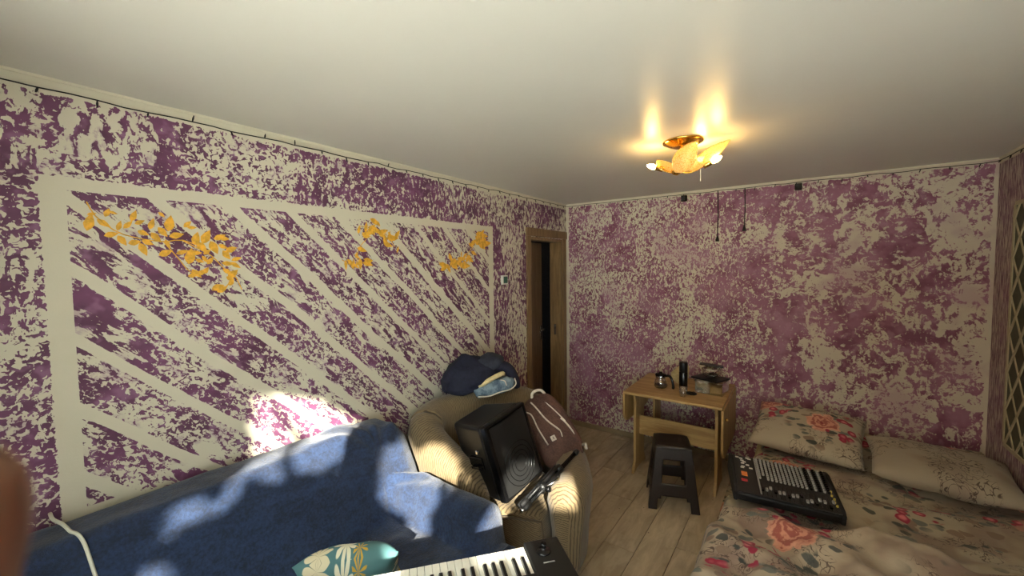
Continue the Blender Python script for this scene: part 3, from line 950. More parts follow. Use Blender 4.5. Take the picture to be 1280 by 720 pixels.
# window behind the camera
bm = nb()
f = 0.032
yy0, yy1 = R_ - 0.058, R_ - 0.012
bx(bm, x0, x1, yy0, yy1, z0, z0 + f); bx(bm, x0, x1, yy0, yy1, z1 - f, z1)
bx(bm, x0, x0 + f, yy0, yy1, z0 + f, z1 - f); bx(bm, x1 - f, x1, yy0, yy1, z0 + f, z1 - f)
mid = 1.62
bx(bm, mid - 0.04, mid + 0.04, yy0, yy1, z0 + f, z1 - f)
window = struct('window_1', bm, 'white_paint', bevel=0.004)
struct('window_sill', bx(nb(), x0 - 0.06, x1, R_ - 0.01, R_ + 0.12, z0 - 0.035, z0 - 0.001), 'white_paint', window, bevel=0.006)
struct('pane', bx(nb(), x0 + f, mid - 0.04, R_ - 0.036, R_ - 0.031, z0 + f, z1 - f), 'pane', window)
struct('pane', bx(nb(), mid + 0.04, x1 - f, R_ - 0.036, R_ - 0.031, z0 + f, z1 - f), 'pane', window)
struct('ground', bx(nb(), -20, 24, -30, R_ - TH - 0.02, -0.6, -0.5), 'bounce_ground')  # unseen ground, made pale to bounce daylight up to the ceiling

# ================================================================== SOFA AND THROW
t = thing('sofa', 'tan corduroy sofa along the left wall, hidden under the blue throw', 'sofa', (0.55, 0.5, 0))
def local(o, root):
    o.location = o.location - root.location
    return o
def part(name, bm, mat, root, **kw):
    """part given in world coordinates under an unrotated root"""
    for v in bm.verts: v.co -= root.location
    return obj(name, bm, mat, root, **kw)
part('seat_base', bx(nb(), 0.06, 0.96, -0.24, 1.50, 0.06, 0.42), 'corduroy', t, bevel=0.03)
part('backrest', bx(nb(), 0.05, 0.21, -0.24, 1.50, 0.42, 0.87), 'corduroy', t, bevel=0.04)
part('armrest', bx(nb(), 0.24, 0.94, 1.35, 1.50, 0.42, 0.58), 'corduroy', t, bevel=0.04)
part('armrest', bx(nb(), 0.24, 0.94, -0.24, -0.10, 0.42, 0.58), 'corduroy', t, bevel=0.04)
for px in (0.12, 0.9):
    for py in (-0.17, 1.42):
        part('foot', bx(nb(), px - 0.03, px + 0.03, py - 0.03, py + 0.03, 0, 0.06), 'black', t)

def throw_z(x, y):
    wv = 0.010 * fbm(x, y, 5.0, 2.0)
    yend = 1.60 + 0.02 * math.sin(x * 6) + wv
    low = -0.30
    yin = sstep(y, low, low + 0.05) * (1 - sstep(y, yend - 0.035, yend + 0.02))
    # back
    top = 0.925 + 0.014 * fbm(x, y, 2.2, 5.0) - 0.03 * sstep(y, 1.2, 1.5) - 0.12 * sstep(y, 1.50, 1.62)
    bk = top * sstep(x, 0.012, 0.045) * (1 - sstep(x, 0.22, 0.50) * 0.47)
    if x < 0.10: bk -= 0.02 * (1 - sstep(x, 0.03, 0.10))
    seat_t = 0.475 + 0.02 * sstep(x, 0.5, 0.8) + 0.012 * fbm(x, y, 3.0, 9.0)
    front = 1.0 + 0.02 * math.sin(y * 9 + 1) + 0.012 * math.sin(y * 23)
    xfall = 1 - sstep(x, front - 0.01, front + 0.05)
    st = seat_t * xfall
    ac = (y - 1.46) / 0.155
    arm = (0.655 + 0.02 * sstep(x, 0.3, 0.6)) * math.sqrt(max(0.0, 1 - abs(ac) ** 2.6)) if abs(ac) < 1 else 0
    xarm = 1 - sstep(x, 1.0, 1.055 + 0.008 * math.sin(y * 40))
    arm = 0.18 + arm * 0.735 if arm > 0 else 0
    arm *= xarm
    z = smax(smax(bk, st, 0.10), arm, 0.09)
    # folds drawn out of the corner between back and arm
    dx, dy = x - 0.34, y - 1.36
    r = math.hypot(dx, dy)
    ang = math.atan2(dy, dx)
    z += 0.018 * math.sin(ang * 9 + 1.0) * math.exp(-r * 4.2) * min(1, r * 12)
    z += 0.008 * math.sin((x * 0.7 + y) * 30 + 3 * fbm(x, y, 3, 1.0)) * sstep(y, 0.9, 1.35) * math.exp(-abs(x - 0.5) * 3)
    z += 0.012 * (1 - 2.4 * abs(fbm(x * 1.4, y * 1.0 + x * 0.6, 3.2, 41.0, 3))) * (1 - 0.6 * sstep(z, 0.8, 0.9))
    z += 0.007 * fbm(x, y, 8.0, 4.0)
    return max(0.03, z * yin) if yin > 0.02 else 0.03
o = heightfield('throw_blanket', frange(0.014, 1.075, 0.0125), frange(-0.29, 1.625, 0.0135), throw_z, 'fleece')
tag(o, 'navy blue fleece throw spread over the whole sofa along the wall', 'blanket')
bm = nb()
pts = [(0.03, 0.19, 0.955), (0.10, 0.19, 0.958), (0.16, 0.205, 0.955), (0.21, 0.22, 0.93), (0.26, 0.238, 0.872), (0.31, 0.25, 0.80), (0.38, 0.27, 0.70), (0.46, 0.33, 0.60), (0.6, 0.42, 0.53)]
cable_pts = catmull(pts, 40)
tag(obj('cable', tube(bm, [(p.x, p.y, max(p.z, throw_z(p.x, p.y) + 0.008)) for p in cable_pts], 0.0055, 7), 'cable', None, True),
    'white cable trailing over the back of the blue sofa', 'cable')

# teal cushion on the sofa seat
o = obj('cushion', pillow_bm(0.37, 0.36, 0.16, 24, 24, 3.0, 0.014, 1.0), 'teal', None, True)
o.matrix_world = frame_mtx((0.755, 0.90, 0.603), *(lambda q: (q.col[0], q.col[1], q.col[2]))(Matrix.Rotation(math.radians(48), 3, 'Z') @ Matrix.Rotation(math.radians(-50), 3, 'X')))
tag(o, 'teal cushion printed with white and mustard daisies', 'cushion')

# ================================================================== ARMCHAIR
chair = thing('armchair', 'tan striped corduroy armchair with rolled arms in the corner by the door', 'armchair', (0.66, 2.1, 0))
PATH = [(0.74, 1.755, 0.60), (0.46, 1.745, 0.74), (0.235, 1.775, 0.86), (0.155, 1.99, 0.90), (0.315, 2.36, 0.91), (0.50, 2.56, 0.88), (0.72, 2.56, 0.74), (0.93, 2.40, 0.63), (1.09, 2.16, 0.60), (1.135, 1.93, 0.58)]
def sweep_part(name, i0, i1, n):
    """upholstered roll between two stations of the tub"""
    allp = catmull(PATH, 121)
    a, b = int(i0 * 120 / 9), int(i1 * 120 / 9)
    st = allp[a:b + 1]
    b_ = nb()
    uvl = b_.loops.layers.uv.new('UVMap')
    rings = []
    ulen = 0.0
    for k, p in enumerate(st):
        q0, q1 = st[max(k - 1, 0)], st[min(k + 1, len(st) - 1)]
        d = Vector((q1.x - q0.x, q1.y - q0.y, 0)).normalized()
        if k: ulen += (Vector((p.x, p.y)) - Vector((st[k - 1].x, st[k - 1].y))).length
        nrm = Vector((d.y, -d.x, 0))                      # to the right of travel: into the seat
        e0 = min(1.0, (0.35 + k / 5) if k < 4 and i0 == 0 or k < 1 else 1.0)
        e1 = min(1.0, (0.35 + (len(st) - 1 - k) / 5) if (len(st) - 1 - k) < 4 and i1 == 9 else 1.0)
        e = min(e0, e1)
        h = p.z
        prof = [(-0.05, 0.05), (-0.085, 0.12), (-0.095, 0.3), (-0.105, h - 0.20), (-0.115, h - 0.11), (-0.10, h - 0.045), (-0.06, h - 0.008), (0.0, h + 0.004), (0.055, h - 0.010),
                (0.10, h - 0.05), (0.115, h - 0.11), (0.10, h - 0.18), (0.085, 0.30), (0.08, 0.12), (0.06, 0.05)]
        ring = []
        for m, (o_, z) in enumerate(prof):
            zc = 0.5 * (0.05 + h)
            ring.append((b_.verts.new(Vector((p.x, p.y, 0)) + nrm * (o_ * e) + Vector((0, 0, zc + (z - zc) * (0.55 + 0.45 * e)))), ulen, m * 0.05))
        rings.append(ring)
    for r0, r1 in zip(rings, rings[1:]):
        n_ = len(r0)
        for k in range(n_):
            qs = (r0[k], r0[(k + 1) % n_], r1[(k + 1) % n_], r1[k])
            f_ = b_.faces.new([q[0] for q in qs])
            for l, q in zip(f_.loops, qs): l[uvl].uv = (q[1], q[2])
    for r in (rings[0], rings[-1]):
        f_ = b_.faces.new([q[0] for q in r])
        for l, q in zip(f_.loops, r): l[uvl].uv = (q[0].co.z, q[2])
    return part(name, b_, 'corduroy', chair, smooth=True)
sweep_part('armrest', 0, 2.2, 30)
sweep_part('backrest', 2.22, 5.3, 40)
sweep_part('armrest', 5.32, 9, 40)

def uv_box(bm, sc=1.0, axis='z'):
    uvl = bm.loops.layers.uv.verify()
    for f_ in bm.faces:
        for l in f_.loops:
            c = l.vert.co
            l[uvl].uv = ((c.x + c.y) * sc, c.z * sc) if axis == 'v' else (c.z * sc + c.x * 0.5, (c.x + c.y) * sc)
bm = nb()
prism(bm, [(0.52, 1.84), (0.80, 1.80), (1.02, 1.90), (0.99, 2.10), (0.82, 2.34), (0.62, 2.44), (0.44, 2.38), (0.27, 2.02), (0.32, 1.87)], 0.06, 0.41)
uv_box(bm)
part('seat', bm, 'corduroy', chair, bevel=0.05, seg=4, smooth=True)
bm = nb()
tube(bm, [(0.80, 1.785, 0.39), (0.92, 1.83, 0.395), (1.03, 1.885, 0.385), (1.04, 1.89, 0.3), (1.035, 1.89, 0.12)], 0.007, 6)
part('piping', bm, 'corduroy', chair, smooth=True)
for px, py in ((0.78, 1.82), (0.98, 1.93), (0.40, 2.1), (0.75, 2.3)):
    part('foot', lathe(nb(), [(0.02, 0), (0.028, 0.065)], 12, Matrix.Translation((px, py, 0))), 'black', chair)

# ================================================================== LOUDSPEAKER in the armchair
def Rsp(a, b, c): return (Matrix.Rotation(a, 3, 'Z') @ Matrix.Rotation(b, 3, 'Y') @ Matrix.Rotation(c, 3, 'X'))
q = Rsp(-0.119, -0.199, 0.176)
SPK = thing('loudspeaker', 'large black loudspeaker with a metal grille leaning in the armchair', 'loudspeaker')
SPK.matrix_world = frame_mtx((0.881, 1.945, 0.52), q.col[0], q.col[1], q.col[2])
w, d, h = 0.36, 0.317, 0.445
bm = nb()
prism(bm, [(-0.03, -w / 2), (-0.03, w / 2), (-d, w / 2 * 0.78), (-d, -w / 2 * 0.78)], 0.0, h)
obj('cabinet', bm, 'black', SPK, bevel=0.022, seg=3, smooth=False)
bm = nb()
for s in (-1, 1):                                          # raised front cheeks either side of the grille
    prism(bm, [(-0.034, s * (w / 2)), (0.012, s * (w / 2 - 0.004)), (0.016, s * (w / 2 - 0.03)), (-0.034, s * (w / 2 - 0.03))], 0.0, h)
bx(bm, -0.034, 0.014, -w / 2 + 0.01, w / 2 - 0.01, -0.002, 0.02)
bx(bm, -0.034, 0.014, -w / 2 + 0.01, w / 2 - 0.01, h - 0.018, h + 0.002)
obj('front_frame', bm, 'black_gloss', SPK, bevel=0.008)
bm = nb()
uvl = bm.loops.layers.uv.new('UVMap')
n1, n2 = 14, 16
gw, gh = w - 0.056, h - 0.034
G = [[bm.verts.new((0.010 + 0.016 * (1 - (2 * i / n1 - 1) ** 2), -gw / 2 + gw * i / n1, 0.017 + gh * j / n2)) for j in range(n2 + 1)] for i in range(n1 + 1)]
for i in range(n1):
    for j in range(n2):
        f_ = bm.faces.new((G[i][j], G[i + 1][j], G[i + 1][j + 1], G[i][j + 1]))
        for l in f_.loops: l[uvl].uv = (l.vert.co.y, l.vert.co.z)
obj('grille', bm, 'grille', SPK, True)
cm = Matrix.Translation((0.020, 0.0, 0.150)) @ Matrix.Rotation(PI / 2, 4, 'Y')
bm = nb()
for r in (0.125, 0.098, 0.072, 0.046):
    ring = [(0.020 + 0.0065 - 0.012 * (r * math.cos(2 * PI * k / 40) / (gw / 2)) ** 2, r * math.cos(2 * PI * k / 40), 0.150 + r * math.sin(2 * PI * k / 40)) for k in range(41)]
    tube(bm, ring, 0.0022, 5, False)
obj('woofer_ring', bm, 'black_gloss', SPK, True)['label'] = 'round pressed woofer rings in the grille'
bm = nb()
bx(bm, -0.20, -0.09, -w / 2 * 0.93 - 0.012, -w / 2 * 0.93 + 0.01, 0.19, 0.26)
tube(bm, [(-0.19, -w / 2 * 0.92 - 0.02, 0.20), (-0.17, -w / 2 - 0.012, 0.205), (-0.11, -w / 2 - 0.018, 0.21), (-0.09, -w / 2 * 0.95 - 0.02, 0.205)], 0.008, 8)
obj('handle', bm, 'black_gloss', SPK, bevel=0.004)
bm = nb()
lathe(bm, [(0.012, 0), (0.012, 0.012), (0.008, 0.014)], 14, Matrix.Translation((-0.1, -w / 2 + 0.002, 0.30)) @ Matrix.Rotation(PI / 2, 4, 'X'))
obj('fitting', bm, 'chrome', SPK)

# ================================================================== BROWN BACKPACK behind the speaker
BP = thing('backpack', 'brown backpack with white zips leaning between speaker and door', 'backpack')
bo, btop = Vector((0.975, 2.33, 0.52)), Vector((0.60, 2.45, 0.93))
bz = (btop - bo).normalized()
bface = Vector((0.55, -0.62, 0.45))
bx_ = (bface - bz * bface.dot(bz)).normalized()
by_ = bz.cross(bx_)
BP.matrix_world = frame_mtx(bo, bx_, by_, bz)
def bagfn(v):
    sx = lambda a, e: math.copysign(abs(a) ** e, a)
    return Vector((sx(v.x, 0.6) * (0.075 - 0.02 * v.z) + 0.008 * fbm(v.y * 2, v.z * 2, 2, 3), sx(v.y, 0.55) * (0.145 - 0.022 * v.z), 0.25 + sx(v.z, 0.6) * 0.25))
obj('body', blob_bm(4, bagfn), 'bag', BP, True)
def onbag(y, z, off=0.004):
    lim = max(0.0, 1 - abs(y / 0.15) ** 3.2) ** 0.45 * max(0.0, 1 - abs((z - 0.25) / 0.25) ** 3.5) ** 0.4
    return Vector(((0.075 - 0.02 * (z - .25) / .25) * lim + off, y, z))
def bagline(name, pts, rad, mat, flat=0.5):
    P = [onbag(p.x, p.y) for p in catmull([(a, b, 0) for a, b in pts], 16)]
    return obj(name, tube(nb(), P, rad, 6), mat, BP, True)
bagline('zip', [(-0.055, 0.46), (-0.04, 0.40), (-0.018, 0.30), (0.03, 0.20)], 0.0055, 'white_cloth')
bagline('zip', [(-0.115, 0.41), (-0.092, 0.37), (-0.095, 0.27), (-0.085, 0.15)], 0.005, 'white_cloth')
bagline('zip', [(0.03, 0.43), (0.066, 0.33), (0.095, 0.24)], 0.004, 'white_cloth')
bagline('strap', [(0.00, 0.475), (0.06, 0.39), (0.105, 0.28), (0.115, 0.12), (0.10, 0.02)], 0.011, 'bag')
bagline('strap', [(0.075, 0.27), (0.095, 0.22), (0.115, 0.12)], 0.006, 'white_cloth')
P = onbag(-0.035, 0.175, 0.006)
bm = nb(); bx(bm, P.x - 0.004, P.x + 0.003, -0.052, -0.018, 0.155, 0.19)
pt = obj('patch', bm, 'white_cloth', BP, bevel=0.004); pt['label'] = 'square white logo patch'
bm = nb(); bx(bm, P.x + 0.003, P.x + 0.0042, -0.037, -0.033, 0.164, 0.182)
obj('patch_mark', bm, 'black', pt)
tube_pts = [onbag(0.03, 0.20, 0.006), onbag(0.028, 0.18, 0.009), onbag(0.022, 0.155, 0.008)]
obj('zip_pull', tube(nb(), tube_pts, 0.0038, 6), 'white_cloth', BP, True)
hl = [(0.02, -0.03, 0.485), (0.035, -0.015, 0.515), (0.04, 0.02, 0.522), (0.035, 0.055, 0.51), (0.02, 0.07, 0.475)]
obj('carry_handle', tube(nb(), catmull(hl, 14), 0.010, 8), 'white_cloth', BP, True)
bm = nb()
tube(bm, [(0.06, 0.12, 0.06), (0.10, 0.135, 0.05), (0.11, 0.12, 0.02)], 0.009, 6)
obj('strap_end', bm, 'white_cloth', BP, True)

# ================================================================== FOLDED STAND across the armchair
ST = thing('folded_stand', 'black folded tripod stand lying across the armchair front', 'stand')
a, b = Vector((0.985, 1.765, 0.50)), Vector((1.07, 2.24, 0.66))
dz = (b - a).normalized()
sx_ = dz.cross(Vector((0, 0, 1))).normalized()
up = sx_.cross(dz)
ST.matrix_world = frame_mtx(a, sx_, up, dz)
L = (b - a).length
obj('pole', tube(nb(), [(0, 0, 0.0), (0, 0, L * 0.98)], 0.013, 12), 'black_gloss', ST, True)
for k, (ox, oy) in enumerate(((0.022, 0.016), (-0.024, 0.014), (0.002, 0.03))):
    lg = obj('leg', tube(nb(), [(ox, oy, 0.03), (ox * 1.2, oy * 1.1, L * 0.66)], 0.0085, 10), 'black', ST, True)
    obj('rubber_foot', tube(nb(), [(ox, oy, 0.0), (ox, oy, 0.05)], [0.012, 0.013], 10), 'black_matte', lg, True)
obj('collar', tube(nb(), [(0, 0.01, L * 0.30), (0, 0.01, L * 0.38)], 0.03, 14), 'black', ST, True)
obj('collar', tube(nb(), [(0, 0.01, L * 0.62), (0, 0.01, L * 0.68)], 0.026, 14), 'black', ST, True)
obj('knob', lathe(nb(), [(0.010, 0), (0.016, 0.008), (0.016, 0.03), (0.012, 0.034)], 12, aim((0.03, 0.01, L * 0.34), (1, 0.4, 0))), 'black_gloss', ST, True)
obj('brace', tube(nb(), [(0.03, 0.02, L * 0.36), (0.05, 0.012, L * 0.52), (0.022, 0.016, L * 0.64)], 0.006, 8), 'chrome', ST, True)
obj('end_cap', lathe(nb(), [(0.006, 0), (0.015, 0.002), (0.016, 0.02), (0.013, 0.022)], 14, Matrix.Translation((0, 0, -0.012))), 'chrome', ST, True)
obj('end_cap', lathe(nb(), [(0.015, 0), (0.018, 0.01), (0.016, 0.03), (0.008, 0.034)], 14, Matrix.Translation((0, 0, L * 0.96))), 'black', ST, True)

# ================================================================== CLOTHES on the chair back
def jacket(v):
    r = Vector((v.x, v.y, v.z))
    f = 1 + 0.16 * mnoise.noise(v * 2.1 + Vector((3, 1, 7))) + 0.06 * mnoise.noise(v * 5.0)
    flat = r.z * (1 + 0.35 * max(0, 0.6 - abs(r.y + 0.1))) if r.z > 0 else r.z * 0.5
    return Vector((r.x * 0.16 * f, r.y * 0.225 * f, flat * 0.165 * f))
o = obj('jacket', blob_bm(4, jacket), 'navy', None, True)
o.matrix_world = Matrix.Translation((0.225, 2.235, 0.985)) @ Matrix.Rotation(math.radians(-40), 4, 'Z') @ Matrix.Rotation(math.radians(12), 4, 'X')
JK = o
def hood(v):
    f = 1 + 0.2 * mnoise.noise(v * 2.0 + Vector((9, 4, 2)))
    return Vector((v.x * 0.10 * f, v.y * 0.125 * f, v.z * 0.065 * f))
o2 = obj('hood', blob_bm(3, hood), 'hood', JK, True)
o2.location = (0.02, 0.14, 0.095)
obj('sleeve', tube(nb(), catmull([(0.02, 0.20, 0.06), (0.06, 0.27, 0.02), (0.07, 0.30, -0.06), (0.05, 0.31, -0.13)], 16), [0.05 - 0.0015 * k for k in range(16)], 10), 'navy', JK, True)
tag(JK, 'navy jacket bundled on top of the armchair back', 'jacket')
def shorts(v):
    sx = lambda a_, e: math.copysign(abs(a_) ** e, a_)
    return Vector((sx(v.x, 0.7) * 0.075, sx(v.y, 0.6) * 0.15 * (1 + 0.08 * mnoise.noise(v * 3)), sx(v.z, 0.6) * 0.045 + 0.02 * mnoise.noise(Vector((v.x * 1.5, v.y * 3, 0))) ))
SH = obj('denim_shorts', blob_bm(4, shorts), 'denim', None, True)
SH.matrix_world = Matrix.Translation((0.40, 2.275, 0.955)) @ Matrix.Rotation(math.radians(-42), 4, 'Z') @ Matrix.Rotation(math.radians(10), 4, 'X')
tag(SH, 'faded denim shorts folded beneath the navy jacket', 'shorts')
pts = [(0.078, -0.13, -0.02), (0.086, -0.05, -0.032), (0.088, 0.03, -0.022), (0.08, 0.10, -0.025), (0.06, 0.15, -0.005), (0.03, 0.155, 0.03)]
obj('hem', tube(nb(), catmull(pts, 24), 0.0045, 6), 'white_cloth', SH, True)
pts = [(0.05, 0.05, 0.05), (0.072, 0.075, 0.04), (0.082, 0.08, 0.01)]
obj('pocket_seam', tube(nb(), catmull(pts, 10), 0.0035, 6), 'white_cloth', SH, True)
CB = obj('cloth_strip', tube(nb(), catmull([(0.05, -0.11, 0.035), (0.045, -0.03, 0.065), (0.035, 0.06, 0.085), (0.02, 0.09, 0.08)], 16), [0.010, 0.014, 0.016, 0.017, 0.017, 0.018, 0.018, 0.018, 0.018, 0.018, 0.018, 0.017, 0.016, 0.015, 0.013, 0.01], 8), 'cream_cloth', None, True)
CB.matrix_world = SH.matrix_world.copy()
tag(CB, 'rolled cream cloth strip between the jacket and the denim shorts', 'cloth')

# ================================================================== KEYBOARD on its stand
KD = Vector((-0.643, -0.766, 0)).normalized()              # from the low keys to the high keys
KB = Vector((-KD.y, KD.x, 0)) * -1                         # from the player's side to the back of the instrument
if KB.x < 0: KB = -KB
KZ = 0.86
K0 = Vector((1.437, 1.108, 0))
kroot = thing('keyboard', 'black electronic keyboard with white keys beside the blue sofa', 'keyboard')
kroot.matrix_world = frame_mtx((K0.x, K0.y, KZ), KD, KB, Vector((0, 0, 1)))   # x along the keys, y to the back, z up
KL = 36 * 0.0235
S_ = 1 if kroot.matrix_world.to_3x3().determinant() > 0 else -1
def kmesh(name, bm, mat, parent=None, **kw):
    return obj(name, bm, mat, parent or kroot, **kw)
bm = nb()
bx(bm, -0.125, KL + 0.06, 0.0, 0.30, -0.085, -0.026)
bx(bm, -0.125, -0.003, -0.012, 0.30, -0.026, 0.008)
bx(bm, KL + 0.003, KL + 0.06, -0.012, 0.30, -0.026, 0.008)
bx(bm, -0.003, KL + 0.003, 0.145, 0.30, -0.026, 0.020)
bx(bm, -0.125, KL + 0.06, -0.012, -0.002, -0.085, -0.030)
kmesh('case', bm, 'black', bevel=0.004)
wk, bk_ = None, None
for i in range(36):
    if wk is None:
        bm = nb(); bx(bm, 0.0005, 0.0230, 0.0, 0.142, -0.022, 0.0)
        wk = kmesh('white_key', bm, 'white_key', bevel=0.0015); o = wk
    else:
        o = wk.copy(); COL.objects.link(o); o.parent = kroot
    o.location = (i * 0.0235, 0, 0)
    if i % 7 in (0, 1, 3, 4, 5) and i < 35:
        off = {0: -0.003, 1: 0.003, 3: -0.0035, 4: 0, 5: 0.0035}[i % 7]
        if bk_ is None:
            bm = nb()
            a_ = [bm.verts.new(p) for p in ((-0.0065, 0.05, 0.0), (0.0065, 0.05, 0.0), (0.0065, 0.142, 0.0), (-0.0065, 0.142, 0.0))]
            b_ = [bm.verts.new(p) for p in ((-0.005, 0.058, 0.011), (0.005, 0.058, 0.011), (0.005, 0.142, 0.012), (-0.005, 0.142, 0.012))]
            bm.faces.new(b_)
            for k in range(4): bm.faces.new((a_[k], a_[(k + 1) % 4], b_[(k + 1) % 4], b_[k]))
            bk_ = kmesh('black_key', bm, 'black_key'); o = bk_
        else:
            o = bk_.copy(); COL.objects.link(o); o.parent = kroot
        o.location = ((i + 1) * 0.0235 + off, 0, 0)
kmesh('joystick', lathe(nb(), [(0.024, 0.0), (0.024, 0.004), (0.020, 0.006), (0.008, 0.008), (0.007, 0.02), (0.010, 0.024), (0.008, 0.030)], 20, Matrix.Translation((-0.055, 0.05, 0.008))), 'black_gloss', smooth=True)
bm = nb(); bx(bm, -0.075, -0.038, 0.098, 0.102, 0.008, 0.0092)
kmesh('label_line', bm, 'grey_knob')
bm = nb(); bx(bm, 0.30, 0.46, 0.19, 0.25, 0.02, 0.023)
kmesh('display', bm, 'black_gloss')
for k in range(10):
    bm = nb(); bx(bm, 0.05 + 0.02 * k, 0.064 + 0.02 * k, 0.20, 0.21, 0.02, 0.024)
    kmesh('button', bm, 'grey_knob')
STD = thing('keyboard_stand', 'black folding stand under the keyboard', 'stand')
STD.matrix_world = frame_mtx((K0.x, K0.y, 0), KD, KB, Vector((0, 0, 1)))
zt = KZ - 0.085
for cx in (0.26, 0.30):
    s = 1 if cx < 0.28 else -1
    obj('leg', tube(nb(), [(cx, 0.15 - s * 0.14, 0.02), (cx, 0.15 + s * 0.14, zt - 0.014)], 0.013, 10), 'black', STD, True)
obj('foot_bar', tube(nb(), [(0.02, 0.01, 0.013), (0.62, 0.01, 0.013)], 0.013, 10), 'black', STD, True)
obj('foot_bar', tube(nb(), [(0.02, 0.29, 0.013), (0.62, 0.29, 0.013)], 0.013, 10), 'black', STD, True)
obj('support_bar', tube(nb(), [(0.05, 0.01, zt - 0.013), (0.60, 0.01, zt - 0.013)], 0.013, 10), 'black', STD, True)
obj('support_bar', tube(nb(), [(0.05, 0.29, zt - 0.013), (0.60, 0.29, zt - 0.013)], 0.013, 10), 'black', STD, True)

# ================================================================== TABLE
TZ = 0.725
tx0, tx1, ty0, ty1 = 0.945, 1.715, 3.385, 4.125
T = thing('drop_leaf_table', 'pale beech drop-leaf table against the back wall', 'table', (1.33, 3.75, 0))
part('tabletop', bx(nb(), tx0, tx1, ty0, ty1, TZ - 0.022, TZ), 'table', T, bevel=0.003)
def leg_panel(xc):
    b = nb()
    # board outline in (y, z): slim at the top, spreading to a foot
    poly = [(3.42, 0), (3.50, 0.02), (3.66, 0.02), (3.74, 0), (3.735, 0.03), (3.70, 0.10), (3.69, 0.62), (3.72, TZ - 0.022), (3.44, TZ - 0.022), (3.47, 0.62), (3.465, 0.10), (3.425, 0.03)]
    m = Matrix(((0, 0, 1, xc - 0.011), (1, 0, 0, 0), (0, 1, 0, 0), (0, 0, 0, 1)))
    prism(b, poly, 0, 0.022, m)
    return b
part('leg', leg_panel(1.02), 'table_v', T, bevel=0.003)
part('leg', leg_panel(1.665), 'table_v', T, bevel=0.003)
part('leg', bx(nb(), 1.06, 1.08, 3.86, 4.05, 0.0, TZ - 0.022), 'table_v', T, bevel=0.002)
part('leg', bx(nb(), 1.60, 1.62, 3.86, 4.05, 0.0, TZ - 0.022), 'table_v', T, bevel=0.002)
part('stretcher', bx(nb(), 1.031, 1.654, 3.56, 3.578, 0.31, 0.48), 'table', T, bevel=0.003)
def drop_leaf(xc, z_low, ya, yb):
    b = nb()
    r = 0.10
    poly = [(ya, TZ - 0.028)]
    for k in range(7): poly.append((ya + r - r * math.cos(k / 6 * PI / 2), z_low + r - r * math.sin(k / 6 * PI / 2)))
    for k in range(7): poly.append((yb - r + r * math.sin(k / 6 * PI / 2), z_low + r - r * math.cos(k / 6 * PI / 2)))
    poly.append((yb, TZ - 0.028))
    m = Matrix(((0, 0, 1, xc - 0.009), (1, 0, 0, 0), (0, 1, 0, 0), (0, 0, 0, 1)))
    prism(b, poly, 0, 0.018, m)
    return b
part('drop_leaf', drop_leaf(tx0 + 0.0, 0.44, 3.40, 4.11), 'table_v', T, bevel=0.003)
part('drop_leaf', drop_leaf(tx1 + 0.0, 0.30, 3.40, 4.11), 'table_v', T, bevel=0.003)
bm = nb()
lathe(bm, [(0.010, 0), (0.012, 0.012), (0.006, 0.02)], 12, aim((tx1 + 0.009, 3.50, 0.60), (1, 0, 0)))
part('knob', bm, 'gold', T, smooth=True)

# things on the table
CP = thing('coffee_pot', 'small glass coffee pot with black lid and handle', 'coffee pot', (1.185, 3.665, TZ))
obj('glass_body', lathe(nb(), [(0.044, 0.001), (0.056, 0.012), (0.060, 0.035), (0.052, 0.07), (0.040, 0.095), (0.042, 0.105)], 24), 'glass', CP, True)
obj('coffee', lathe(nb(), [(0.042, 0.003), (0.053, 0.012), (0.056, 0.028)], 24), plain('coffee_dregs', C(52, 34, 24), 0.25), CP, True)
obj('metal_band', lathe(nb(), [(0.0415, 0.088), (0.0435, 0.092), (0.0435, 0.108), (0.0415, 0.112)], 24), 'chrome', CP, True)
obj('lid', lathe(nb(), [(0.046, 0.108), (0.048, 0.114), (0.042, 0.126), (0.014, 0.130), (0.012, 0.142), (0.004, 0.144)], 24), 'black_gloss', CP, True)
obj('handle', tube(nb(), catmull([(0.04, -0.005, 0.112), (0.075, -0.012, 0.118), (0.10, -0.02, 0.09), (0.112, -0.022, 0.035), (0.110, -0.022, 0.012)], 16), [0.011] * 12 + [0.012, 0.012, 0.012, 0.010], 10), 'black_gloss', CP, True)

TM = thing('thermos', 'tall black thermos flask in the middle of the table', 'thermos', (1.388, 3.60, TZ))
obj('flask', lathe(nb(), [(0.031, 0.0), (0.033, 0.004), (0.0335, 0.18), (0.031, 0.185)], 28), 'black_gloss', TM, True)
obj('cap', lathe(nb(), [(0.031, 0.186), (0.0335, 0.190), (0.0335, 0.262), (0.030, 0.270), (0.01, 0.271)], 28), 'black', TM, True)
obj('band', lathe(nb(), [(0.0336, 0.05), (0.0343, 0.053), (0.0343, 0.062), (0.0336, 0.065)], 28), 'chrome', TM, True)

TB = thing('glass_tumbler', 'clear glass tumbler in front of the black thermos', 'tumbler', (1.405, 3.515, TZ))
obj('glass', lathe(nb(), [(0.024, 0.001), (0.026, 0.004), (0.030, 0.075), (0.0285, 0.075), (0.025, 0.008)], 24), 'glass', TB, True)

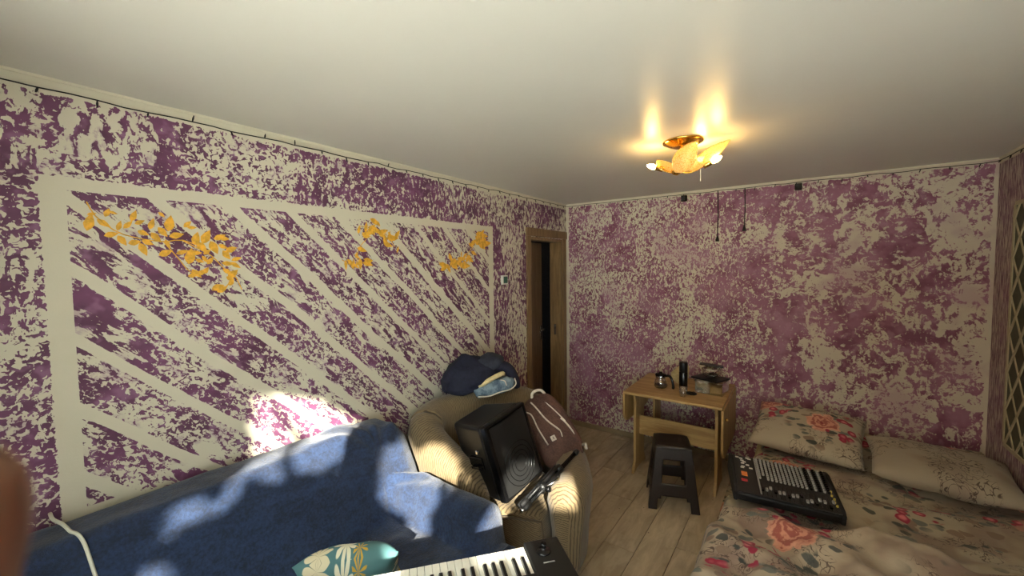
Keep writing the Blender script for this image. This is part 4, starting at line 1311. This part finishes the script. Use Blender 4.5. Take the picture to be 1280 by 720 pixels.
BOX = thing('plastic_container', 'clear plastic food container at the right end of the table', 'container', (1.58, 3.77, TZ), math.radians(-6))
bm = nb()
prism(bm, [(-0.105, -0.095), (0.105, -0.095), (0.105, 0.095), (-0.105, 0.095)], 0.001, 0.006)
for sxx, a1, a2 in ((0, 1, 0),):
    bx(bm, -0.107, -0.104, -0.097, 0.097, 0.006, 0.10); bx(bm, 0.104, 0.107, -0.097, 0.097, 0.006, 0.10)
    bx(bm, -0.104, 0.104, -0.097, -0.094, 0.006, 0.10); bx(bm, -0.104, 0.104, 0.094, 0.097, 0.006, 0.10)
obj('tub', bm, 'plastic_clear', BOX)
bm = nb()
bx(bm, -0.115, 0.115, -0.105, -0.092, 0.10, 0.107); bx(bm, -0.115, 0.115, 0.092, 0.105, 0.10, 0.107)
bx(bm, -0.115, -0.102, -0.092, 0.092, 0.10, 0.107); bx(bm, 0.102, 0.115, -0.092, 0.092, 0.10, 0.107)
obj('rim', bm, 'plastic_clear', BOX, bevel=0.002)
tag(obj('wood_block', bx(nb(), 1.575, 1.665, 3.70, 3.755, TZ + 0.008, TZ + 0.062), 'timber', None, bevel=0.003), 'pale wooden block inside the clear plastic container', 'block')
tr = obj('tray', bx(nb(), -0.115, 0.115, -0.105, 0.105, 0.0, 0.014), 'black', None, bevel=0.005)
tr.location = (1.565, 3.79, TZ + 0.108); tr.rotation_euler = (0, 0, math.radians(-22))
tag(tr, 'flat black square tray on top of the clear container', 'tray')
bm = nb()
bx(bm, -0.10, 0.10, -0.09, 0.09, 0.0, 0.012)
cup = thing('takeaway_box', 'crumpled clear takeaway box with a black lid stacked on the tray', 'box', (1.575, 3.80, TZ + 0.122), math.radians(-8))
def crump(v):
    sx = lambda a_, e: math.copysign(abs(a_) ** e, a_)
    k = 1 + 0.16 * mnoise.noise(v * 3.0)
    zz = 0.045 + sx(v.z, 0.45) * 0.044
    ta = 0.8 + 0.25 * zz / 0.09
    return Vector((sx(v.x, 0.5) * 0.078 * k * ta, sx(v.y, 0.5) * 0.07 * k * ta, zz))
obj('crumpled_tub', blob_bm(3, crump), 'plastic_clear', cup, False)
obj('foil', blob_bm(3, lambda v: Vector((v.x * 0.05 * (1 + 0.3 * mnoise.noise(v * 3)), v.y * 0.045, 0.02 + v.z * 0.016 * (1 + 0.6 * mnoise.noise(v * 4))))), 'chrome', cup)
bm = nb()
bx(bm, -0.092, 0.092, -0.082, 0.082, 0.0, 0.010)
ld = obj('lid', bm, 'black', cup, bevel=0.004)
ld.location = (-0.01, 0.015, 0.094); ld.rotation_euler = (math.radians(-7), math.radians(4), math.radians(16))
bm = nb()
pts = []
for k in range(70):
    a_ = k * 0.33
    pts.append((1.455 + (0.030 + 0.008 * math.sin(k * 0.7)) * math.cos(a_), 3.60 + (0.028 + 0.006 * math.cos(k * 1.1)) * math.sin(a_), TZ + 0.006 + 0.006 * (1 + math.sin(k * 0.9))))
tag(obj('cord_coil', tube(bm, pts, 0.0035, 5), 'black', None, True), 'small tangle of black cord right of the thermos', 'cord')
def bagfold(v):
    return Vector((v.x * 0.075 * (1 - 0.45 * max(0, v.z)), v.y * 0.05, 0.10 + v.z * 0.10 * (1 + 0.0 * v.x))) * 1.0 + Vector((0.05 * max(0, v.z), 0, 0)) + Vector((0.012 * mnoise.noise(v * 4), 0.012 * mnoise.noise(v * 4 + Vector((5, 0, 0))), 0))
o = obj('paper_bag', blob_bm(3, bagfold), 'cream_cloth', None, False)
o.location = (1.30, 3.86, TZ + 0.002)
tag(o, 'crumpled pale paper bag behind the coffee pot', 'bag')

# ================================================================== STOOL
SO = thing('stool', 'dark brown plastic stool in front of the table', 'stool', (1.395, 3.215, 0), math.radians(20))
def stool_side():
    """one wall of the stool: two splayed legs, a top band and a low bar, as a cut sheet"""
    b = nb()
    NU, NV = 30, 40
    Hs = 0.455
    V = {}
    def vert(i, j):
        if (i, j) not in V:
            u, v = -1 + 2 * i / NU, j / NV
            hw = 0.178 - 0.053 * v
            V[(i, j)] = b.verts.new((u * hw, -hw, v * Hs))
        return V[(i, j)]
    for i in range(NU):
        for j in range(NV):
            u, v = abs(-1 + 2 * (i + 0.5) / NU), (j + 0.5) / NV
            hole_up = u < 0.56 - 0.05 * (v > 0.72) and 0.42 < v < 0.80
            hole_dn = u < 0.66 and v < 0.22 - (0.05 if u > 0.55 else 0)
            if not (hole_up or hole_dn):
                b.faces.new((vert(i, j), vert(i + 1, j), vert(i + 1, j + 1), vert(i, j + 1)))
    bmesh.ops.recalc_face_normals(b, faces=b.faces[:])
    return b
first = None
for k in range(4):
    b = stool_side()
    bmesh.ops.rotate(b, verts=b.verts[:], cent=(0, 0, 0), matrix=Matrix.Rotation(k * PI / 2, 3, 'Z'))
    sd = obj('side', b, 'stool', SO, True)
    md = sd.modifiers.new('solid', 'SOLIDIFY'); md.thickness = 0.010; md.offset = -1
bm = nb()
n = 32
rings = []
for r, z in ((0.128, 0.44), (0.130, 0.452), (0.126, 0.462), (0.112, 0.468), (0.09, 0.466), (0.0, 0.463)):
    ring = []
    for k in range(n):
        a_ = 2 * PI * k / n
        c_, s_ = math.cos(a_), math.sin(a_)
        m_ = (abs(c_) ** 6 + abs(s_) ** 6) ** (-1 / 6)
        ring.append(bm.verts.new((r * c_ * m_, r * s_ * m_, z)))
    rings.append(ring)
for p, q_ in zip(rings, rings[1:]):
    for k in range(n): bm.faces.new((p[k], p[(k + 1) % n], q_[(k + 1) % n], q_[k]))
bmesh.ops.remove_doubles(bm, verts=bm.verts[:], dist=1e-5)
obj('seat', bm, 'stool', SO, True)

# ================================================================== BED
BD = thing('bed', 'low bed along the right wall beneath floral bedding', 'bed', (2.5, 2.6, 0))
part('base', bx(nb(), 1.95, 3.20, 0.95, 4.09, 0.05, 0.26), 'bag', BD, bevel=0.01)
part('mattress', bx(nb(), 1.92, 3.21, 0.93, 4.10, 0.26, 0.385), 'cream_cloth', BD, bevel=0.03)
for px in (2.0, 3.1):
    for py in (1.05, 3.98):
        part('foot', bx(nb(), px - 0.03, px + 0.03, py - 0.03, py + 0.03, 0, 0.05), 'black', BD)
def bed_z(x, y):
    xe = 1.80 + 0.11 * sstep(y, 2.3, 3.5) + 0.03 * sstep(y, 3.5, 4.0) + 0.018 * math.sin(y * 11) + 0.012 * math.sin(y * 27 + 1) - 0.03 * (1 - sstep(y, 1.6, 2.3))
    z = 0.42 + 0.022 * fbm(x, y, 2.3, 11.0) + 0.010 * fbm(x * 1.0, y * 2.2, 6.0, 3.0)
    # long soft ridges across the bed
    z += 0.020 * math.sin((y * 1.0 - x * 0.35) * 13 + 2.4 * fbm(x, y, 1.6, 8.0)) * sstep(x, 2.0, 2.4) * (1 - sstep(y, 3.2, 3.5))
    z += 0.016 * (1 - 2.2 * abs(fbm(x * 0.8 + y * 0.5, y * 1.3 - x * 0.5, 3.4, 17.0, 2))) * sstep(x, 1.9, 2.1)
    z += 0.06 * sstep(y, 3.72, 3.98)
    fall = sstep(x, xe - 0.05, xe + 0.055)
    return 0.03 + (z - 0.03) * fall
o = heightfield('bedspread', frange(1.735, 3.222, 0.0145), frange(0.93, 4.118, 0.0165), bed_z, 'floral')
tag(o, 'rose printed bedspread covering the whole bed', 'bedspread')
def duvet_edge(x): return 2.50 + 0.05 * math.sin(x * 5.0 + 0.5) + 0.03 * math.sin(x * 13) - 0.10 * sstep(x, 2.3, 3.2) + 0.05
def duvet_z(x, y):
    z = bed_z(x, y)
    e = duvet_edge(x)
    k = 1 - sstep(y, e - 0.07, e)
    t_ = 0.065 + 0.035 * fbm(x, y, 2.6, 21.0) + 0.022 * math.sin((x * 0.8 + y * 1.1) * 15 + 3 * fbm(x, y, 2, 5)) + 0.012 * fbm(x, y, 9, 2)
    t_ += 0.030 * (1 - 2.4 * abs(fbm(x * 0.9 + y * 0.4, y * 1.2 - x * 0.6, 3.8, 31.0, 3)))
    t_ += 0.11 * math.exp(-((x - 2.98) / 0.22) ** 2 - ((y - 2.62) / 0.20) ** 2)
    side = sstep(x, 1.76, 1.90)
    return z + (t_ * (0.35 + 0.65 * side)) * k + (0.004 if k > 0.01 else -0.012)
o = heightfield('duvet', frange(1.725, 3.21, 0.0140), frange(0.98, 2.66, 0.0140), duvet_z, 'floral_c')
tag(o, 'crumpled rose printed duvet over the near half of the bed', 'duvet')

def place(o, loc, rz, rx=0.0, ry=0.0):
    o.location = loc
    o.rotation_euler = (rx, ry, rz)
p1 = obj('pillow', pillow_bm(0.66, 0.52, 0.17, 28, 24, 1.0, 0.016), 'floral_b', None, True)
place(p1, (2.235, 3.63, 0.58), math.radians(-6), math.radians(20), math.radians(1))
tag(p1, 'floral pillow with big roses at the left of the bed head', 'pillow', 'pillows at the bed head')
p2 = obj('pillow', pillow_bm(0.66, 0.50, 0.17, 28, 24, 6.0, 0.022), 'pillow_beige', None, True)
place(p2, (2.895, 3.49, 0.545), math.radians(-1), math.radians(7), math.radians(2))
tag(p2, 'plain beige pillow in the corner of the bed by the right wall', 'pillow', 'pillows at the bed head')

# ================================================================== MIXING DESK on the bed
MX = thing('mixing_console', 'black mixing console with rows of knobs lying on the bed', 'mixing desk', (2.11, 2.74, 0.495), math.radians(14))
MX.rotation_euler = (math.radians(3), math.radians(4), math.radians(13))
mw, mdp = 0.49, 0.345
bm = nb()
poly = [(-mdp / 2, 0.0), (mdp / 2, 0.0), (mdp / 2, 0.085), (mdp / 2 - 0.05, 0.10), (-mdp / 2 + 0.02, 0.055), (-mdp / 2, 0.04)]
prism(bm, poly, -mw / 2, mw / 2, Matrix(((0, 0, 1, 0), (1, 0, 0, 0), (0, 1, 0, 0), (0, 0, 0, 1))))
obj('case', bm, 'black', MX, bevel=0.006)
for s in (-1, 1):
    bm = nb()
    pl2 = [(-mdp / 2 - 0.008, -0.002), (mdp / 2 + 0.008, -0.002), (mdp / 2 + 0.008, 0.098), (mdp / 2 - 0.05, 0.112), (-mdp / 2 + 0.02, 0.066), (-mdp / 2 - 0.008, 0.05)]
    prism(bm, pl2, s * mw / 2 - 0.010, s * mw / 2 + 0.010, Matrix(((0, 0, 1, 0), (1, 0, 0, 0), (0, 1, 0, 0), (0, 0, 0, 1))))
    obj('side_cheek', bm, 'black_matte', MX, bevel=0.006)
sl_ = math.atan2(0.045, mdp - 0.07)
def on_panel(x, y): return Vector((x, y, 0.055 + (y + mdp / 2 - 0.02) * math.tan(sl_)))
def panel_box(bm, x0_, x1_, y0_, y1_, hh):
    m = Matrix.Translation(on_panel((x0_ + x1_) / 2, (y0_ + y1_) / 2)) @ Matrix.Rotation(sl_, 4, 'X')
    bx(bm, -(x1_ - x0_) / 2, (x1_ - x0_) / 2, -(y1_ - y0_) / 2, (y1_ - y0_) / 2, -0.002, hh, m)
obj('control_panel', (lambda b: (panel_box(b, -0.238, 0.238, -0.175, 0.145, 0.0035), b)[1])(nb()), 'dark_panel', MX)
rm = random.Random(11)
xs_ = [-0.112 + 0.0205 * k for k in range(17)]
for k, xx in enumerate(xs_):
    bm = nb()
    for j in range(11):
        if k in (1,) and j > 8: continue
        c_ = on_panel(xx, 0.135 - 0.0165 * j)
        lathe(bm, [(0.0068, 0.002), (0.0060, 0.013), (0.003, 0.014)], 8, Matrix.Translation(c_))
    kc = obj('knob_column', bm, 'grey_knob' if k < 12 or k % 2 else 'black_gloss', MX)
    bm = nb()
    yy = rm.uniform(-0.145, -0.10)
    panel_box(bm, xx - 0.0012, xx + 0.0012, -0.165, -0.065, 0.0042)
    ch = obj('fader_slot', bm, 'black_gloss', MX)
    bm = nb()
    panel_box(bm, xx - 0.0055, xx + 0.0055, yy - 0.009, yy + 0.009, 0.014)
    obj('fader_cap', bm, 'grey_knob' if k % 3 else 'black_gloss', ch)
bm = nb()
panel_box(bm, -0.126, -0.119, -0.165, 0.14, 0.008)
obj('divider_strip', bm, 'grey_knob', MX)
for (xx, yy) in ((-0.215, 0.125), (-0.195, 0.118), (-0.16, 0.13), (-0.15, 0.125), (-0.19, 0.10), (-0.18, 0.09), (-0.19, 0.075), (-0.165, 0.065), (-0.19, 0.045), (-0.195, 0.035), (-0.15, 0.04)):
    bm = nb(); panel_box(bm, xx - 0.009, xx + 0.009, yy - 0.005, yy + 0.005, 0.006)
    obj('button', bm, 'white_plastic', MX)
for yy in (-0.012, -0.03):
    bm = nb(); panel_box(bm, -0.205, -0.175, yy - 0.0075, yy + 0.0075, 0.008)
    obj('button', bm, 'orange', MX)['label'] = 'orange button'
bm = nb(); panel_box(bm, -0.21, -0.18, -0.085, -0.068, 0.008)
obj('button', bm, 'red', MX)['label'] = 'red button'
for (xx, yy) in ((0.225, -0.02), (0.222, -0.05), (0.227, -0.075), (0.222, -0.10), (0.227, -0.125)):
    obj('output_knob', lathe(nb(), [(0.006, 0.002), (0.005, 0.013)], 10, Matrix.Translation(on_panel(xx, yy))), 'yellow', MX)

# ================================================================== CEILING LAMP
LB = Vector((1.63, 2.45, 0))
LP = thing('ceiling_lamp', 'gold ceiling lamp with amber glass leaf shades, lit', 'ceiling lamp', (LB.x, LB.y, H_))
def lpart(name, bm, mat, **kw): return part(name, bm, mat, LP, **kw)
Tm = Matrix.Translation((LB.x, LB.y, H_))
lpart('ceiling_plate', lathe(nb(), [(0.02, -0.040), (0.045, -0.036), (0.075, -0.026), (0.098, -0.012), (0.106, -0.010), (0.108, -0.004), (0.106, 0.0)], 40, Tm), 'gold', smooth=True)
hub = Vector((1.60, 2.44, 2.335))
lpart('stem', tube(nb(), [(LB.x, LB.y, 2.465), (1.615, 2.445, 2.40), hub], 0.009, 12), 'gold', smooth=True)
lpart('hub', lathe(nb(), [(0.006, -0.022), (0.022, -0.014), (0.030, 0.0), (0.026, 0.014), (0.010, 0.022)], 24, Matrix.Translation(hub)), 'gold', smooth=True)
def leaf_shade(base, tip, face, wid, cup=0.02, n=14):
    b = nb()
    uvl = b.loops.layers.uv.new('UVMap')
    base, tip = Vector(base), Vector(tip)
    d = tip - base
    f_ = Vector(face); f_ = (f_ - d * f_.dot(d) / d.length_squared).normalized()
    s = d.normalized().cross(f_)
    m = 8
    rows = []
    for i in range(n + 1):
        t_ = i / n
        wv = wid * (math.sin(PI * t_ ** 0.80) ** 0.75) * 0.5 + 0.0015
        row = []
        for j in range(m + 1):
            u = -1 + 2 * j / m
            p = base + d * t_ + s * (u * wv) + f_ * (cup * (u * u - 0.4) * math.sin(PI * t_) + 0.02 * math.sin(PI * t_) * 0.5)
            row.append((b.verts.new(p), u * 0.5, t_))
        rows.append(row)
    for r0, r1 in zip(rows, rows[1:]):
        for j in range(m):
            qs = (r0[j], r0[j + 1], r1[j + 1], r1[j])
            fc = b.faces.new([q_[0] for q_ in qs])
            for l, q_ in zip(fc.loops, qs): l[uvl].uv = (q_[1], q_[2])
    o = lpart('shade', b, 'shade', smooth=True)
    sm = o.modifiers.new('solid', 'SOLIDIFY'); sm.thickness = 0.004
    return o
def lamp_arm(p_end, bulb_dir, bend):
    p_end, bd = Vector(p_end), Vector(bulb_dir).normalized()
    lpart('arm', tube(nb(), catmull([hub, hub.lerp(p_end, 0.5) + Vector(bend), p_end], 10), 0.0055, 10), 'gold', smooth=True)
    lpart('socket', lathe(nb(), [(0.012, 0), (0.015, 0.004), (0.015, 0.040), (0.012, 0.046)], 18, aim(p_end, bd)), 'gold', smooth=True)
    lpart('bulb', lathe(nb(), [(0.009, 0), (0.0145, 0.014), (0.0150, 0.026), (0.010, 0.042), (0.003, 0.054)], 14, aim(p_end + bd * 0.046, bd)), 'bulb', smooth=True)
lamp_arm((1.525, 2.45, 2.358), (-0.85, 0.0, 0.35), (0, 0, -0.012))
lamp_arm((1.665, 2.52, 2.370), (0.45, 0.6, 0.55), (0, 0, -0.014))
lamp_arm((1.735, 2.455, 2.345), (0.88, 0.05, 0.40), (0, 0, -0.02))
leaf_shade((1.605, 2.385, 2.318), (1.715, 2.36, 2.462), (-0.1, -1, -0.25), 0.115, -0.03)
leaf_shade((1.665, 2.41, 2.322), (1.865, 2.47, 2.468), (0.25, -0.75, -0.55), 0.075, -0.02)
leaf_shade((1.585, 2.44, 2.328), (1.475, 2.50, 2.43), (-0.3, 0.6, -0.7), 0.09, -0.02)
tag(obj('pull_cord', tube(nb(), [(1.722, 2.46, 2.335), (1.722, 2.461, 2.268)], 0.0022, 6), 'cable', None), 'thin pale pull cord hanging under the ceiling lamp', 'cord')

# ================================================================== STRING LIGHTS, clips, cords
pts, bulbs = [], []
rs = random.Random(21)
def run(p, q_, n_, sag, drop):
    p, q_ = Vector(p), Vector(q_)
    for k in range(n_):
        t_ = k / n_
        v = p.lerp(q_, t_)
        pts.append(v + Vector((0, 0, -sag * abs(math.sin(t_ * PI * drop)) + rs.uniform(-0.003, 0.003))))
run((0.016, -0.28, 2.454), (0.016, B_ - 0.016, 2.478), 60, 0.006, 14)
run((0.016, B_ - 0.016, 2.478), (W_ - 0.016, B_ - 0.016, 2.474), 44, 0.005, 10)
run((W_ - 0.016, B_ - 0.016, 2.474), (W_ - 0.016, 1.5, 2.455), 34, 0.006, 8)
SL = obj('string_lights', tube(nb(), pts, 0.0026, 5), 'black_matte', None, True)
tag(SL, 'dark string of small unlit lights pinned under the ceiling edge', 'string lights')
for k in range(1, len(pts) - 1, 2):
    p = pts[k]
    dr = Vector((rs.uniform(-0.008, 0.008), rs.uniform(-0.008, 0.008), rs.choice((-1, -1, 1)) * rs.uniform(0.016, 0.03)))
    if p.z + dr.z > 2.482: dr.z = -abs(dr.z)
    dr += Vector((0.006 if p.x < 0.1 else (-0.006 if p.x > W_ - 0.1 else 0), -0.006 if p.y > B_ - 0.1 else 0, 0))
    obj('bulb', tube(nb(), [p, p + dr * 0.5, p + dr], [0.002, 0.0038, 0.002], 6), 'black_matte', SL, True)
for xx, lb in ((1.262, 'small black square bracket high on the back wall near the lamp'), (2.147, 'small black square bracket high on the back wall, right of the hanging cords')):
    o = obj('bracket', bx(nb(), xx - 0.024, xx + 0.024, B_ - 0.035, B_, 2.41, 2.462), 'black_matte', None, bevel=0.003)
    tag(o, lb, 'bracket', 'black brackets under the ceiling')
for xx, zt_, zb, lb in ((1.763, 2.474, 2.10, 'shorter black cord hanging on the back wall with a bulb end'), (1.55, 2.474, 2.02, 'longer black cord hanging on the back wall left of the shorter one')):
    o = obj('hanging_cord', tube(nb(), [(xx, B_ - 0.013, zt_), (xx + 0.004, B_ - 0.012, (zt_ + zb) / 2), (xx, B_ - 0.012, zb + 0.04)], 0.0042, 6), 'black_matte', None, True)
    obj('tip', tube(nb(), [(xx, B_ - 0.012, zb + 0.045), (xx, B_ - 0.012, zb + 0.03), (xx, B_ - 0.014, zb)], [0.006, 0.010, 0.017], 8), 'black_matte', o, True)
    tag(o, lb, 'cord', 'hanging black cords')

# wall box by the door
WB = obj('wall_thermostat', bx(nb(), 0, 0.022, 2.905, 2.985, 1.652, 1.735), 'white_plastic', None, bevel=0.005)
obj('screen', bx(nb(), 0.021, 0.026, 2.918, 2.975, 1.664, 1.724), 'teal_box', WB, bevel=0.003)
tag(WB, 'small square wall thermostat with a green face beside the door', 'thermostat')

# lattice panel on the right wall
LPN = thing('lattice_panel', 'dark green panel with cream diamond lattice on the right wall', 'wall panel', (W_, 2.9, 1.4))
gy0, gy1, gz0, gz1 = 1.9, 3.80, 0.68, 2.15
part('board', bx(nb(), W_ - 0.012, W_ - 0.001, gy0, gy1, gz0, gz1), 'green', LPN)
for (a0, a1, b0, b1) in ((gy0, gy1, gz0 - 0.022, gz0 + 0.004), (gy0, gy1, gz1 - 0.004, gz1 + 0.02), (gy0 - 0.02, gy0 + 0.004, gz0, gz1), (gy1 - 0.004, gy1 + 0.02, gz0, gz1)):
    part('edge_strip', bx(nb(), W_ - 0.018, W_ - 0.001, a0, a1, b0, b1), 'lattice', LPN, bevel=0.002)
pitch_, slope = 0.235, 1.42
def clip_line(c, sgn):
    """segment of z = sgn*slope*(y - gy1) + c inside the panel"""
    P_ = []
    for yv in (gy0, gy1):
        zv = sgn * slope * (yv - gy1) + c
        if gz0 - 1e-6 <= zv <= gz1 + 1e-6: P_.append((yv, zv))
    for zv in (gz0, gz1):
        yv = gy1 + (zv - c) / (sgn * slope)
        if gy0 < yv < gy1: P_.append((yv, zv))
    return (P_[0], P_[1]) if len(P_) >= 2 else None
for sgn in (1, -1):
    c = gz0 - 3.2 + 0.12
    while c < gz1 + 3.2:
        sgm = clip_line(c, sgn)
        if sgm and math.dist(*sgm) > 0.06:
            (ya, za), (yb, zb) = sgm
            dv = Vector((0, yb - ya, zb - za)).normalized()
            nv = Vector((1, 0, 0)).cross(dv) * 0.0075
            off = Vector((W_ - 0.012 - (0.0005 if sgn > 0 else 0.002), 0, 0))
            b = nb()
            A_, B2 = Vector((0, ya, za)) + off, Vector((0, yb, zb)) + off
            m = frame_mtx(A_, dv, nv.normalized(), Vector((1, 0, 0)))
            bx(b, 0, (B2 - A_).length, -0.0075, 0.0075, -0.004, 0.002, m)
            part('lattice_strip', b, 'lattice', LPN)
        c += pitch_

# ================================================================== the photographer's hand at the lens
def cpos(r, u, f): return CAM + cr * r + cu * u + cf * f
def skin_chain(name, mat, chains, parent=None, sub=2):
    me = bpy.data.meshes.new(name)
    vs, es, rad = [], [], []
    idx = {}
    for ch in chains:
        prev = None
        for (key, p, r) in ch:
            if key not in idx:
                idx[key] = len(vs); vs.append(p); rad.append(r)
            if prev is not None: es.append((prev, idx[key]))
            prev = idx[key]
    me.from_pydata(vs, es, [])
    o = link(name, me, mat, parent)
    md = o.modifiers.new('skin', 'SKIN')
    md.use_smooth_shade = True
    for i, r in enumerate(rad):
        me.skin_vertices[0].data[i].radius = (r, r)
        me.skin_vertices[0].data[i].use_root = (i == 0)
    sbm = o.modifiers.new('sub', 'SUBSURF'); sbm.levels = sbm.render_levels = sub
    return o
wr = ('wrist', cpos(-0.155, -0.155, -0.045), 0.024)
pm = ('palm', cpos(-0.125, -0.105, -0.028), 0.026)
HAND = skin_chain('hand', 'skin', [
    [wr, pm, ('i0', cpos(-0.085, -0.078, -0.012), 0.0115), ('i1', cpos(-0.062, -0.055, 0.016), 0.0098), ('i2', cpos(-0.050, -0.036, 0.0275), 0.0092), ('i3', cpos(-0.0452, -0.0168, 0.029), 0.0088), ('i4', cpos(-0.0446, -0.0108, 0.029), 0.0062)],
    [pm, ('m0', cpos(-0.105, -0.066, -0.012), 0.0115), ('m1', cpos(-0.090, -0.036, 0.014), 0.0102), ('m2', cpos(-0.075, -0.020, 0.024), 0.0094), ('m3', cpos(-0.066, -0.008, 0.022), 0.0082)],
    [pm, ('r0', cpos(-0.122, -0.060, -0.018), 0.011), ('r1', cpos(-0.115, -0.028, 0.006), 0.0098), ('r2', cpos(-0.102, -0.012, 0.016), 0.009), ('r3', cpos(-0.094, -0.002, 0.014), 0.0078)],
    [pm, ('l0', cpos(-0.140, -0.062, -0.026), 0.0098), ('l1', cpos(-0.138, -0.036, -0.006), 0.0086), ('l2', cpos(-0.130, -0.020, 0.004), 0.008), ('l3', cpos(-0.123, -0.012, 0.004), 0.007)],
    [pm, ('t0', cpos(-0.098, -0.125, -0.05), 0.0135), ('t1', cpos(-0.070, -0.105, -0.062), 0.0115), ('t2', cpos(-0.050, -0.085, -0.06), 0.0095)],
    [wr, ('arm', cpos(-0.19, -0.25, -0.06), 0.030), ('arm2', cpos(-0.22, -0.36, -0.08), 0.036)],
])
tag(HAND, 'blurred fingertip of the photographer at the left edge of the lens', 'person')
obj('sleeve', tube(nb(), [cpos(-0.193, -0.26, -0.062), cpos(-0.22, -0.38, -0.08), cpos(-0.25, -0.52, -0.09)], [0.042, 0.05, 0.058], 16), 'sleeve', HAND, True)

# ================================================================== leaf screen added outside the window, gaps set to shape the sun patches
GAP_U, GAP_V, GAP_CELL = 0.4220, -0.4032, 0.030
GAPS = [(36, 2, 3), (36, 30, 30), (37, 30, 32), (37, 42, 42), (37, 45, 46), (38, 29, 32), (38, 41, 45), (39, 29, 32), (39, 42, 44), (39, 54, 58), (40, 27, 32), (40, 42, 43), (40, 46, 48), (40, 54, 58), (41, 3, 3), (41, 25, 33), (41, 42, 43), (41, 46, 49), (41, 53, 59), (42, 3, 4), (42, 24, 33), (42, 46, 51), (42, 54, 59), (43, 3, 4), (43, 6, 6), (43, 24, 28), (43, 31, 33), (43, 46, 51), (43, 55, 55), (43, 57, 58), (44, 7, 7), (44, 24, 28), (44, 36, 38), (44, 46, 52), (44, 54, 54), (45, 24, 30), (45, 32, 37), (45, 46, 52), (46, 7, 7), (46, 24, 36), (46, 48, 51), (47, 7, 15), (47, 24, 36), (48, 7, 16), (48, 24, 35), (49, 8, 17), (49, 24, 34), (50, 10, 17), (50, 24, 27), (50, 30, 34), (51, 5, 7), (51, 12, 17), (51, 26, 26), (52, 5, 8), (52, 13, 18), (53, 5, 17), (54, 5, 15), (54, 17, 17), (55, 5, 14), (56, 5, 15), (57, 5, 13), (58, 5, 9), (58, 11, 11)]
GOBO_TREE = thing('gobo_tree', 'leafy screen added out of view behind the camera, gaps set to shape the sun patches', 'gobo_tree', (0.9, -3.6, -0.5))
su = SUN_DIR.cross(Vector((0, 0, 1))).normalized()
sv = su.cross(SUN_DIR)
tw = Vector((2.0, REAR_Y, 1.5)).dot(SUN_DIR) - 3.4
open_cells = {(i, j) for j, i0, i1 in GAPS for i in range(i0, i1 + 1)}
def in_gap(a, b_):
    return (int((a - GAP_U) / GAP_CELL), int((b_ - GAP_V) / GAP_CELL)) in open_cells
rt = random.Random(4)
V_, F_ = [], []
def add_leaf(a, b_, L_):
    c_ = su * a + sv * b_ + SUN_DIR * (tw + rt.uniform(-0.35, 0.35))
    n_ = (-SUN_DIR + Vector((rt.uniform(-.5, .5), rt.uniform(-.5, .5), rt.uniform(-.5, .5)))).normalized()
    t_ = n_.cross(Vector((rt.uniform(-1, 1), rt.uniform(-1, 1), rt.uniform(-1, 1)))).normalized()
    s_ = n_.cross(t_)
    k = len(V_)
    for (p, q_, h_) in ((-.5, 0, 0), (-.15, .27, .05), (.2, .22, .05), (.5, 0, 0), (.2, -.22, .05), (-.15, -.27, .05)):
        V_.append(c_ + (t_ * p + s_ * q_ + n_ * h_) * L_)
    F_.extend([(k, k + 1, k + 5), (k + 1, k + 2, k + 4, k + 5), (k + 2, k + 3, k + 4)])
made = 0
while made < 16000:
    a, b_ = rt.uniform(0.32, 2.36), rt.uniform(-0.45, 1.80)
    L_ = rt.uniform(0.05, 0.085)
    r_ = L_ * 0.27
    if any(in_gap(a + r_ * dx, b_ + r_ * dy) for dx, dy in ((0, 0), (1, 0), (-1, 0), (0, 1), (0, -1), (.7, .7), (-.7, .7), (.7, -.7), (-.7, -.7))): continue
    add_leaf(a, b_, L_)
    made += 1
me = bpy.data.meshes.new('foliage')
me.from_pydata([v - GOBO_TREE.location for v in V_], [], F_)
fo = link('foliage', me, 'leafgreen', GOBO_TREE)
fo['kind'] = 'stuff'
base = GOBO_TREE.location.copy()
cen = su * 1.25 + sv * 0.25 + SUN_DIR * tw
part('trunk', tube(nb(), [base, base.lerp(cen, 0.5) + Vector((0.05, 0, 0.1)), cen], [0.13, 0.10, 0.05], 12), 'bark', GOBO_TREE, smooth=True)
for (a, b_) in ((0.45, 0.2), (2.2, 0.1), (0.5, 1.55), (2.2, 1.55)):
    e_ = su * a + sv * b_ + SUN_DIR * tw
    part('branch', tube(nb(), [cen, cen.lerp(e_, 0.5) + Vector((0, 0, -0.05)), e_], [0.04, 0.025, 0.012], 8), 'bark', GOBO_TREE, smooth=True)

struct('wall_sky_blocker', bx(nb(), -16, 4.4, -11, -10, -0.5, 7.5), 'blocker')  # added unseen block, hides part of the sky to darken the bed side
